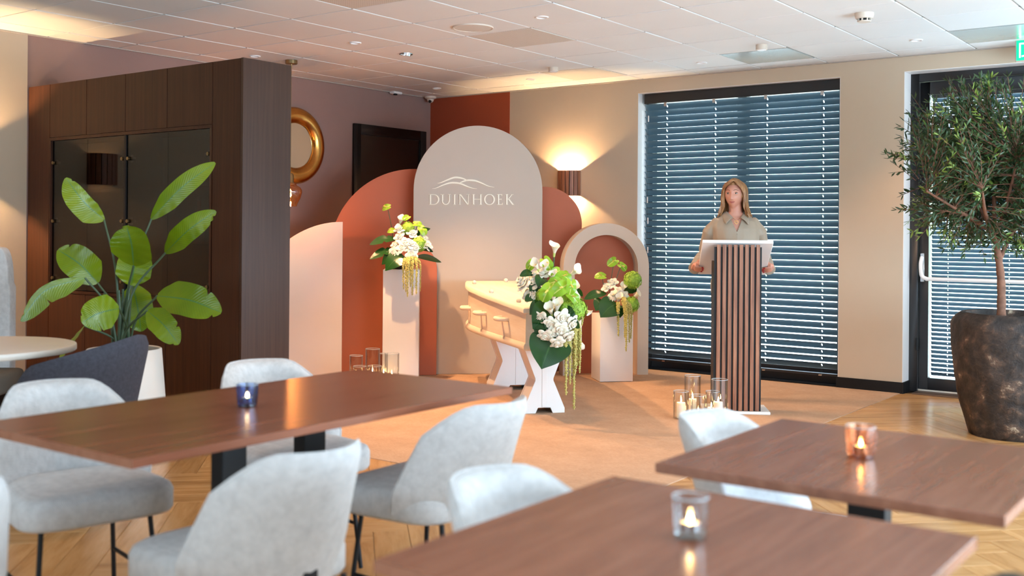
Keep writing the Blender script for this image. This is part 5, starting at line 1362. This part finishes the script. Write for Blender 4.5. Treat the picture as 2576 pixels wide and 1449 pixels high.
candle_glass('short candle glass with a nearly burnt down candle at the centre of the lectern group', 1757, 985, 7.38, 38, 0.18, 0.045, 0.034, g1)
candle_glass('short candle glass half hidden behind the tallest glass by the lectern', 1793, 976, 7.56, 36, 0.18, 0.055, 0.027, g1, cofs=(-0.01, 0))
candle_glass('tallest candle glass with a tall white pillar candle right before the lectern', 1810.5, 948, 7.31, 42, 0.30, 0.135, 0.031, g1, cofs=(-0.006, -0.008))
g2 = 'candle glasses in front of the tall pedestal'
candle_glass('left candle glass of the group by the tall pedestal', 896, 902, 8.95, 34, 0.25, 0.07, 0.028, g2)
candle_glass('tallest candle glass before the terracotta panel by the tall pedestal', 937.5, 883, 9.02, 37, 0.30, 0.09, 0.028, g2)
candle_glass('low front candle glass at the left of the pedestal group', 905, 924, 8.80, 34, 0.18, 0.06, 0.027, g2)
candle_glass('low front candle glass in the middle of the pedestal group', 942.5, 920, 8.82, 36, 0.18, 0.08, 0.028, g2)
candle_glass('wide candle glass standing right before the tall white pedestal', 986, 893, 8.95, 37, 0.27, 0.07, 0.028, g2)
candle_glass('narrow candle glass at the left corner of the tall white pedestal', 965, 901, 9.12, 22, 0.25, 0.06, 0.022, g2)

# ------------------------------------------------------------------ walnut tables
def table(label, x0, x1, y0, y1, cols, group='walnut tables'):
    cx, cy = (x0 + x1) / 2, (y0 + y1) / 2
    t = thing('table', label, 'table', (cx, cy, 0), 0, group)
    w, d = x1 - x0, y1 - y0
    MB().span((-w / 2 + 0.0008, -d / 2 + 0.0008, 0.726), (w / 2 - 0.0008, d / 2 - 0.0008, 0.75)).build('tabletop', M_walnut, t, bevel=0.0012)
    for sg in (-1, 1): MB().span((-w / 2, sg * d / 2, 0.7262), (w / 2, sg * (d / 2 - 0.0008), 0.7492)).build('edge_band', M_wedge, t, smooth=False)
    for (x, y, a, b) in cols:
        MB().span((x - cx - a / 2, y - cy - b / 2, 0.012), (x - cx + a / 2, y - cy + b / 2, 0.72)).build('leg', M_black, t, bevel=0.002)
        MB().span((x - cx - 0.24, y - cy - 0.17, 0.002), (x - cx + 0.24, y - cy + 0.17, 0.012)).build('base_plate', M_black, t, bevel=0.002)
        MB().span((x - cx - 0.2, y - cy - 0.08, 0.72), (x - cx + 0.2, y - cy + 0.08, 0.726)).build('top_plate', M_black, t)
    return t
XN = Vector((1, 0, 0))
lgA = onplane(576, 1180, (5.075, 0, 0), XN); lgB = onplane(779, 1120, (5.075, 0, 0), XN)
TA = (4.690, 5.462, -7.398, -5.838); TC = (6.482, 7.274, -6.630, -5.838); TD = (6.472, 7.264, -7.604, -6.812)
table('long walnut table with two black legs at the left', *TA, [(5.075, lgA.y, 0.056, 0.095), (5.075, lgB.y, 0.056, 0.095)])
lgC = onplane(2187, 1290, (0, -6.2, 0), Vector((0, 1, 0)))
table('square walnut table holding the rose coloured tealight glass', *TC, [(lgC.x, -6.2, 0.096, 0.056)])
table('square walnut table nearest the camera holding the clear tealight glass', *TD, [(6.868, -7.208, 0.096, 0.056)])

def tealight(label, px, py, w, h, glass, ribs):
    p = onz(px, py, 0.75); d = (p - CAM).dot(FWD); r = w / 2 * d / FPX; hh = h * d / FPX * 0.93
    t = thing('tealight_holder', label, 'candle holder', (p.x, p.y, 0.7505), 0, 'tealight glasses on the tables')
    m = MB(); m.lathe([(0.0, 0.0), (r * 0.80, 0.0), (r * 0.85, 0.004), (r, hh * 0.9), (r, hh), (r - 0.003, hh), (r * 0.8, 0.012), (0.0, 0.012)], 36); m.build('glass_cup', glass, t)
    m = MB(); m.lathe([(r * 0.86, 0.002), (r * 0.86, 0.012), (0.0, 0.0122), (0.0, 0.0005), (r * 0.8, 0.0005)], 30); m.build('glass_base', glass, t)
    m = MB()
    for k in range(ribs):
        a = 2 * PI * k / ribs; m.tube([(r * 0.87 * math.cos(a), r * 0.87 * math.sin(a), 0.008), (r * 1.005 * math.cos(a), r * 1.005 * math.sin(a), hh * 0.86)], 0.0012, 4)
    if ribs: m.build('ribs', glass, t)
    m = MB(); m.lathe([(r - 0.0032, hh - 0.002), (r - 0.0015, hh + 0.001), (r + 0.0004, hh - 0.002)], 32); m.build('glass_rim', mat_rim, t)
    m = MB(); m.lathe([(0.0, 0.0), (0.0185, 0.0), (0.019, 0.016), (0.0182, 0.016), (0.0178, 0.011), (0.0, 0.011)], 24, (0, 0, 0.0128)); m.build('tealight_cup', M_chrome, t)
    m = MB(); m.lathe([(0.0, 0.0), (0.0176, 0.0), (0.0176, 0.012), (0.0, 0.0125)], 20, (0, 0, 0.014)); o = m.build('wax', M_wax, t)
    m = MB(); m.lathe([(0.0, 0.0), (0.0036, 0.003), (0.0048, 0.007), (0.0034, 0.012), (0.001, 0.017), (0.0, 0.018)], 12, (0, 0, 0.027)); m.build('flame', M_flame, o)
    return t
tealight('blue-grey ribbed tealight glass on the long walnut table', 622, 1022, 54, 60, M_bluegl, 28)
tealight('rose coloured tealight glass on the far square table', 2165, 1150, 76, 84, M_rosegl, 14)
tealight('clear tealight glass on the square table nearest the camera', 1736, 1352, 93, 112, M_glass, 0)

# ------------------------------------------------------------------ upholstered dining chairs
def chair_back_pt(u, v):
    # u -1..1 across (local y), v 0..1 up; local +x is the sitting direction
    ztop = 0.768 - 0.10 * (max(0, abs(u) - 0.58) / 0.42) ** 2.4
    zb = 0.395 + 0.02 * u * u
    z = lerp(zb, ztop, v)
    k = (z - 0.395) / 0.373
    hwid = lerp(0.225, 0.262, min(1, k / 0.25)) if k < 0.25 else lerp(0.262, 0.198, (k - 0.25) / 0.75)
    wrap = 0.20 * (1 - 0.22 * k) * abs(u) ** 2.0
    x = -0.205 - 0.125 * k ** 1.15 + wrap
    return Vector((x, u * hwid, z))
def chair_meshes(fab):
    out = []
    nu, nv = 22, 18
    def off(u, v, s):
        e = 1e-3
        a = chair_back_pt(min(1, u + e), v) - chair_back_pt(max(-1, u - e), v); b = chair_back_pt(u, min(1, v + e)) - chair_back_pt(u, max(0, v - e))
        n_ = a.cross(b).normalized()
        if n_.x < 0: n_ = -n_
        edge = min(1, (1 - abs(u)) / 0.16) * min(1, (1 - v) / 0.10); edge = max(0, edge) ** 0.5
        th = (0.030 * edge + 0.006) if s > 0 else (0.006 + 0.010 * edge)
        return chair_back_pt(u, v) + n_ * th * s
    m = MB()
    F = {}; 
    vs = []; 
    for s in (1, -1):
        for j in range(nv + 1):
            for i in range(nu + 1): vs.append(off(-1 + 2 * i / nu, j / nv, s))
    K = (nu + 1) * (nv + 1); fs = []
    for s in (0, 1):
        for j in range(nv):
            for i in range(nu):
                a = s * K + j * (nu + 1) + i; q = (a, a + 1, a + nu + 2, a + nu + 1); fs.append(q if s == 0 else q[::-1])
    for i in range(nu):
        a = i; fs.append((a + 1, a, K + a, K + a + 1)); a = nv * (nu + 1) + i; fs.append((a, a + 1, K + a + 1, K + a))
    for j in range(nv):
        a = j * (nu + 1); b = a + nu + 1; fs.append((a, b, K + b, K + a)); a += nu; b += nu; fs.append((b, a, K + a, K + b))
    m.add(vs, fs); out.append(('backrest', m.mesh('backrest', fab, ang=60)))
    m = MB()
    path = [chair_back_pt(-1, v / 10) for v in range(11)] + [chair_back_pt(-1 + 2 * i / 24, 1) for i in range(1, 24)] + [chair_back_pt(1, 1 - v / 10) for v in range(11)]
    m.tube(path, 0.0052, 6); out.append(('piping', m.mesh('piping', fab)))
    # seat: rounded cushion, a little wider in front
    m = MB(); n = 40; rings = []
    def sq(a, ex): c, s = math.cos(a), math.sin(a); return (abs(c) ** (2 / ex)) * (1 if c > 0 else -1), (abs(s) ** (2 / ex)) * (1 if s > 0 else -1)
    for (z, k) in ((0.385, 0.90), (0.388, 0.97), (0.40, 1.0), (0.455, 1.0), (0.472, 0.97), (0.482, 0.90), (0.488, 0.75), (0.492, 0.4), (0.493, 0.05)):
        for i in range(n):
            c, s = sq(2 * PI * i / n, 4.6); x = 0.05 + c * 0.225 * k; y = s * (0.240 + 0.014 * c) * k
            m.v.append(Vector((x, y, z)))
        rings.append(len(m.v) - n)
    for a in range(len(rings) - 1):
        for i in range(n): m.f.append([rings[a] + i, rings[a] + (i + 1) % n, rings[a + 1] + (i + 1) % n, rings[a + 1] + i])
    m.f.append([i for i in range(n)][::-1]); m.f.append([rings[-1] + i for i in range(n)])
    out.append(('seat', m.mesh('seat', fab, ang=50)))
    m = MB(); m.span((-0.225, -0.02, 0.392), (-0.19, 0.02, 0.404)); m.box((-0.225, 0, 0.42), (0.02, 0.05, 0.07)); out.append(('back_bracket', m.mesh('back_bracket', M_black, bevel=0.003)))
    for sx in (1, -1):
        for sy in (1, -1):
            m = MB(); m.tube([(0.17 * sx + 0.005, 0.17 * sy, 0.39), (0.215 * sx, 0.20 * sy, 0.0)], 0.0085, 10); out.append(('leg', m.mesh('leg', M_black)))
    for sy in (1, -1):
        m = MB(); m.tube([(0.195, 0.187 * sy, 0.17), (-0.195, 0.187 * sy, 0.17)], 0.007, 8); out.append(('stretcher', m.mesh('stretcher', M_black)))
    return out
CH_L = chair_meshes(M_linen); CH_D = chair_meshes(M_olive)
def chair(label, x, y, deg, ms=None, group='upholstered chairs at the walnut tables'):
    t = thing('dining_chair', label, 'chair', (x, y, 0), math.radians(deg), group)
    for nm, me in (ms or CH_L): link(nm, me, t)
    return t
chair('pale grey upholstered chair at the left of the long table, seat visible under the top', 4.49, -6.945, -13)
chair('pale grey upholstered chair behind the far half of the long table, before the cabinet', 4.567, -6.10, -13)
chair('pale grey upholstered chair seen from behind at the near front side of the long table', 5.51, -7.06, 177)
chair('pale grey upholstered chair seen from behind at the far front corner of the long table', 5.42, -6.21, 181)
chair('pale grey upholstered chair at the left side of the nearest square table', 6.555, -7.05, 0)
chair('pale grey upholstered chair at the left side of the far square table near the candles', 6.585, -6.03, 0)
chair('pale grey upholstered chair cut off by the lower left edge of the photo', 5.20, -7.86, 180)
chair('dark grey chair at the lower right beside the nearest square table', 7.12, -7.20, 180, CH_D)

# ------------------------------------------------------------------ round side table, tub chair and high backed bench at the left
RT = (2.69, -6.39)
t = thing('round_table', 'round pale table with a thick white edge at the left', 'table', (RT[0], RT[1], 0))
m = MB(); m.lathe([(0.0, 0.75), (0.440, 0.75), (0.450, 0.747), (0.452, 0.74), (0.452, 0.722), (0.448, 0.718), (0.0, 0.718)], 72); m.build('tabletop', M_tabw, t, ang=50)
m = MB(); m.lathe([(0.0, 0.718), (0.03, 0.718), (0.03, 0.02), (0.22, 0.012), (0.22, 0.002), (0.0, 0.002)], 32); m.build('pedestal_leg', M_black, t, ang=40)

tb = thing('tub_chair', 'charcoal tweed tub chair drawn up to the round table', 'armchair', (3.07, -6.12, 0), math.radians(206))
def tub(u, v, s):
    a = math.radians(lerp(-112, 112, u)) + PI            # centre of the back at local -x
    k = abs(2 * u - 1)
    top = 0.815 - 0.16 * k ** 1.3 - 0.08 * max(0, k - 0.8) / 0.2
    z = lerp(0.36, top, v); r = 0.250 + 0.085 * (z - 0.36) / 0.44
    r += s * (0.022 * min(1, (1 - v) / 0.12) ** 0.5 * min(1, (1 - k) / 0.08 + 0.05) ** 0.5)
    return Vector((r * math.cos(a) * 1.0, r * math.sin(a) * 1.04, z))
m = MB(); nu, nv = 36, 12; vs = [tub(i / nu, j / nv, s) for s in (1, -1) for j in range(nv + 1) for i in range(nu + 1)]; K = (nu + 1) * (nv + 1); fs = []
for s in (0, 1):
    for j in range(nv):
        for i in range(nu):
            a = s * K + j * (nu + 1) + i; q = (a, a + 1, a + nu + 2, a + nu + 1); fs.append(q if s == 0 else q[::-1])
for i in range(nu): fs.append((i + 1, i, K + i, K + i + 1)); a = nv * (nu + 1) + i; fs.append((a, a + 1, K + a + 1, K + a))
for j in range(nv): a = j * (nu + 1); b = a + nu + 1; fs.append((a, b, K + b, K + a)); a += nu; b += nu; fs.append((b, a, K + a, K + b))
m.add(vs, fs); m.build('shell', M_charc, tb, ang=60)
m = MB(); m.lathe([(0.0, 0.36), (0.23, 0.36), (0.245, 0.38), (0.245, 0.44), (0.23, 0.465), (0.12, 0.475), (0.0, 0.476)], 32); m.build('seat', M_charc, tb)
for sx, sy in ((1, 1), (1, -1), (-1, 1), (-1, -1)): MB().tube([(0.14 * sx, 0.14 * sy, 0.36), (0.2 * sx, 0.2 * sy, 0.0)], [0.014, 0.009], 10).build('leg', M_black, tb)

bn = thing('high_back_bench', 'high backed pale grey upholstered bench with an olive seat at the left edge', 'bench', (1.42, -6.30, 0), math.radians(-60))
bx = at(24, 800, 6.4)
bn.location = (bx.x, bx.y, 0); bn.rotation_euler = (0, 0, math.radians(36.5))
def bfn(s):
    m = MB(); n = 14; poly = [(0.0, 0.06), (0.0, 0.95)] + [(-0.012 - 0.06 * (k / n) ** 2.2, 0.95 + 0.24 * math.sin(PI / 2 * k / n)) for k in range(1, n)] + [(-0.14, 1.20), (-1.3, 1.21), (-1.3, 0.06)]
    m.prism(poly, (1, 0, 0), (0, 0, 1), (0, 1, 0), (0, 0, 0), 0.09); return m
bfn(0).build('backrest', M_linen, bn, bevel=0.012, seg=3)
m = MB(); m.span((-1.3, -0.52, 0.34), (0.10, 0.0, 0.47)); m.build('seat', M_olive, bn, bevel=0.03, seg=3)
m = MB(); m.span((-1.26, -0.46, 0.0), (0.0, 0.06, 0.34)); m.build('base', M_black, bn, bevel=0.003)

# ------------------------------------------------------------------ banana plant in a white planter
BD = 6.25
bc = at(312, 900, BD); bc.z = 0
bp = thing('potted_banana_plant', 'large leafed banana plant in a tall white planter before the cabinet', 'potted plant', bc, 0, absolute=True)
m = MB(); m.lathe([(0.0, 0.0), (0.255, 0.0), (0.258, 0.01), (0.212, 0.60), (0.206, 0.605), (0.196, 0.60), (0.2, 0.52), (0.0, 0.52)], 48, bc); m.build('planter', M_pot, bp, ang=50)
m = MB(); m.lathe([(0.0, 0.545), (0.1, 0.54), (0.201, 0.535)], 32, bc); m.build('soil', M_soil, bp)
# base px, tip px, mid offset px, half widths px (left, right of travel), depth offsets base/tip, roll, notches
BL = [
    ((262, 553), (166, 447), (-4, 6), 34, 16, 0.05, -0.10, 0.6, ((0.9, 1, .3),)),
    ((381, 551), (541, 409), (-4, -8), 25, 26, 0.05, 0.05, 0.1, ()),
    ((416, 636), (543, 531), (-6, -4), 28, 28, -0.05, -0.15, 0.0, ((0.93, 1, .5), (0.86, 1, .3))),
    ((336, 668), (318, 567), (4, -2), 50, 50, -0.18, -0.30, -0.1, ((0.95, -1, .6), (0.97, 1, .4))),
    ((330, 718), (345, 628), (0, 0), 40, 41, 0.02, 0.05, 0.3, ()),
    ((334, 716), (355, 834), (2, 0), 36, 38, 0.16, 0.12, -0.3, ()),
    ((246, 712), (146, 628), (4, -6), 38, 40, 0.0, -0.05, 0.3, ((0.85, 1, .35),)),
    ((214, 699), (52, 808), (-20, -22), 30, 12, -0.10, -0.35, -0.4, ((0.55, -1, .45), (0.9, 1, .4))),
    ((299, 776), (206, 812), (-4, -6), 40, 38, -0.25, -0.42, -0.3, ((0.62, -1, .5), (0.9, 1, .35))),
    ((396, 744), (557, 786), (0, -10), 40, 40, -0.10, -0.25, -0.25, ((0.72, -1, .35), (0.9, 1, .4))),
    ((371, 782), (450, 866), (2, -6), 30, 30, -0.25, -0.35, -0.1, ((0.7, -1, .3), (0.93, 1, .4))),
    ((212, 820), (145, 912), (-4, 6), 12, 9, -0.10, -0.30, 0.9, ()),
    ((262, 738), (270, 770), (-4, 2), 12, 12, 0.10, 0.10, 0.5, ()),
]
root = at(308, 872, BD)
rb = random.Random(3)
for k, (b, tp, mo, wl, wr, d0, d1, roll, nt_) in enumerate(BL):
    a = at(b[0], b[1], BD + d0); c = at(tp[0], tp[1], BD + d1); md = at((b[0] + tp[0]) / 2 + mo[0], (b[1] + tp[1]) / 2 + mo[1], BD + (d0 + d1) / 2 - 0.03)
    ax = (c - a).normalized(); sd = ax.cross(CAMDIR).normalized(); sd = Matrix.Rotation(roll, 3, ax) @ sd
    sc = BD / FPX / max(0.4, math.cos(roll))
    o = blade([a, md, c], sd, wl * sc, wr * sc, P_oblong, fold=0.16, nv=40, nu=6, notches=nt_, wav=0.0015).build('leaf', M_banana, bp, ang=80, merge=False)
    MB().tube(bez([a, md - CAMDIR * 0.004, c], 8), [0.0055 * (1 - 0.75 * q / 16) for q in range(17)], 6).build('midrib', M_stem, o)
    foot = root + Vector((rb.uniform(-.05, .06), rb.uniform(-.05, .05), 0)); foot.z = 0.53
    hgt = Vector((lerp(foot.x, a.x, 0.30), lerp(foot.y, a.y, 0.30), lerp(foot.z, a.z, 0.62)))
    q_ = bez([foot, hgt, a], 7); MB().tube(q_, [lerp(0.0085, 0.0055, i / (len(q_) - 1)) for i in range(len(q_))], 8).build('stem', M_stem, bp)
for (x, y) in ((-.03, .02), (.02, -.03)): 
    f = root + Vector((x, y, 0)); f.z = 0.53; MB().tube([f, f + Vector((0.0, 0, 0.25)), f + Vector((x * .6, y * .6, 0.42))], [0.016, 0.013, 0.007], 8).build('stem', M_stem, bp)

# ------------------------------------------------------------------ olive tree in a crusty stone pot
OD = 6.98
oc = at(2548, 1000, OD); oc.z = 0
ol = thing('potted_olive_tree', 'olive tree with a round crown in a dark crusty stone pot before the exit door', 'potted tree', oc, 0, absolute=True)
rp = 148 * 6.9 / FPX
m = MB()
def potr(z):
    k = z / 0.80
    return rp * (0.70 + 0.30 * math.sin(min(1, k * 1.08) * PI / 2) ** 0.8 if k < 0.9 else 1.0 - 0.16 * ((k - 0.9) / 0.1) ** 2)
def pfn(u, v):
    a = 2 * PI * u; z = 0.80 * v; r = potr(z) + 0.012 * mnoise.noise(Vector((math.cos(a) * 3, math.sin(a) * 3, z * 5))) + 0.005 * mnoise.noise(Vector((math.cos(a) * 11, math.sin(a) * 11, z * 16)))
    return oc + Vector((r * math.cos(a), r * math.sin(a), z + 0.008 * mnoise.noise(Vector((math.cos(a) * 2, math.sin(a) * 2, 9))) * v))
m.grid(pfn, 72, 36, uv=False)
m.lathe([(potr(0.8), 0.80), (potr(0.8) - 0.03, 0.80), (potr(0.8) - 0.05, 0.74)], 72, oc); m.lathe([(0, 0.0), (rp * 0.70, 0.0)], 40, oc)
m.build('stone_pot', M_lava, ol, ang=70)
m = MB(); m.lathe([(0, 0.765), (0.15, 0.755), (potr(0.8) - 0.03, 0.745)], 32, oc); m.build('soil', M_soil, ol)
TK = at(2519, 785, OD); fork = at(2503, 592, OD)
m = MB(); q_ = bez([Vector((TK.x, TK.y, 0.74)), at(2518, 700, OD), fork], 8); m.tube(q_, [lerp(0.030, 0.021, i / (len(q_) - 1)) + 0.002 * math.sin(i * 2.2) for i in range(len(q_))], 12); m.build('trunk', M_bark, ol)
CC = at(2508, 420, OD); RC = 0.60
rnd = random.Random(11)
brs = [((2503, 592), (2440, 545), (2380, 530), -.1), ((2503, 592), (2500, 500), (2490, 380), .05), ((2510, 610), (2560, 570), (2610, 480), .1), ((2503, 592), (2455, 500), (2420, 420), .25), ((2503, 592), (2530, 520), (2560, 400), -.3), ((2503, 592), (2480, 540), (2470, 470), -.45), ((2516, 650), (2545, 590), (2576, 560), .0), ((2503, 592), (2460, 560), (2330, 480), -.2)]
tips = []
for (a, b, c, dd) in brs:
    P = bez([at(a[0], a[1], OD), at(b[0], b[1], OD + dd * .5), at(c[0], c[1], OD + dd)], 6)
    MB().tube(P, [lerp(0.017, 0.006, i / (len(P) - 1)) for i in range(len(P))], 8).build('branch', M_bark, ol); tips += P[5:]
# twigs and lance leaves
twg = MB(); LV = []
def crown_ok(p):
    d = p - CC; return (d.x ** 2 + d.y ** 2) / (RC * 1.0) ** 2 + (d.z / (RC * 0.94)) ** 2 < 1.0
nt2 = 0
while nt2 < 1350:
    q = Vector((rnd.gauss(0, 1), rnd.gauss(0, 1), rnd.gauss(0, 1))).normalized()
    r = RC * rnd.random() ** 0.42
    e = CC + Vector((q.x * r, q.y * r, q.z * r * 0.92))
    if e.z < fork.z - 0.12: continue
    lump = mnoise.noise(e * 3.1)
    if lump < -0.22: continue
    nt2 += 1
    s = min(tips, key=lambda t_: (t_ - e).length); s = e.lerp(s, min(1, 0.22 / max(0.05, (s - e).length)))
    out = (e - s).normalized() if (e - s).length > 0.02 else q
    end = e + (out * 0.7 + q * 0.3 + Vector((0, 0, -0.05))).normalized() * rnd.uniform(0.05, 0.12)
    P = bez([s, s.lerp(end, .5) + Vector((rnd.uniform(-1, 1), rnd.uniform(-1, 1), rnd.uniform(-1, 1))) * 0.015, end], 4)
    twg.tube(P, [lerp(0.0028, 0.0012, i / (len(P) - 1)) for i in range(len(P))], 4, cap=False)
    young = rnd.random() < 0.16
    for i in range(1, len(P)):
        for sg in (1, -1):
            t_ = (P[i] - P[i - 1]).normalized(); sd = t_.orthogonal().normalized(); sd = Matrix.Rotation(rnd.uniform(0, 6.28), 3, t_) @ sd
            LV.append((P[i].copy(), (t_ * 0.75 + sd * sg * 0.8 + Vector((0, 0, 0.1))).normalized(), rnd.uniform(0.036, 0.058), young and i >= len(P) - 3, rnd.uniform(0, 6.28)))
    LV.append((P[-1].copy(), (P[-1] - P[-2]).normalized(), 0.05, young, 0.0))
twg.build('twigs', M_bark, ol, merge=False)
def lance(m):
    def fn(u, v): x = 2 * u - 1; w = 0.12 * math.sin(PI * min(1, 0.06 + 0.94 * v)) ** 0.8; return Vector((x * w, -0.06 * math.sin(PI * v) + abs(x) * w * 0.5, v))
    return m.grid(fn, 2, 5, uv=False)
lm = lance(MB()).mesh('leaf', M_olleaf, ang=80); lmy = lance(MB()).mesh('young_leaf', M_ollite, ang=80)
LV.sort(key=lambda a: (a[0] - CAM).dot(FWD))
vis = [a for a in LV if (lambda p: 0 < W / 2 + FPX * p.dot(RGT) / p.dot(FWD) < W)(a[0] - CAM)]
pick = set(id(a) for a in vis[:280])
rest_ = MB(); resty = MB()
base_l = lance(MB())
for a in LV:
    p, d, L, y, rl = a
    M = frame_to(d) @ Matrix.Rotation(rl, 3, 'Z') * 1.0
    if id(a) in pick:
        o = link('leaf', lmy if y else lm, ol); o.matrix_local = Matrix.Translation(p - ol.location) @ M.to_4x4() @ Matrix.Scale(L, 4)
    else:
        mb = resty if y else rest_; k = len(mb.v); mb.v += [p + M @ (q * L) for q in base_l.v]; mb.f += [[k + j for j in f] for f in base_l.f]
stuff(rest_.build('foliage', M_olleaf, ol, ang=80, merge=False)); stuff(resty.build('young_foliage', M_ollite, ol, ang=80, merge=False))
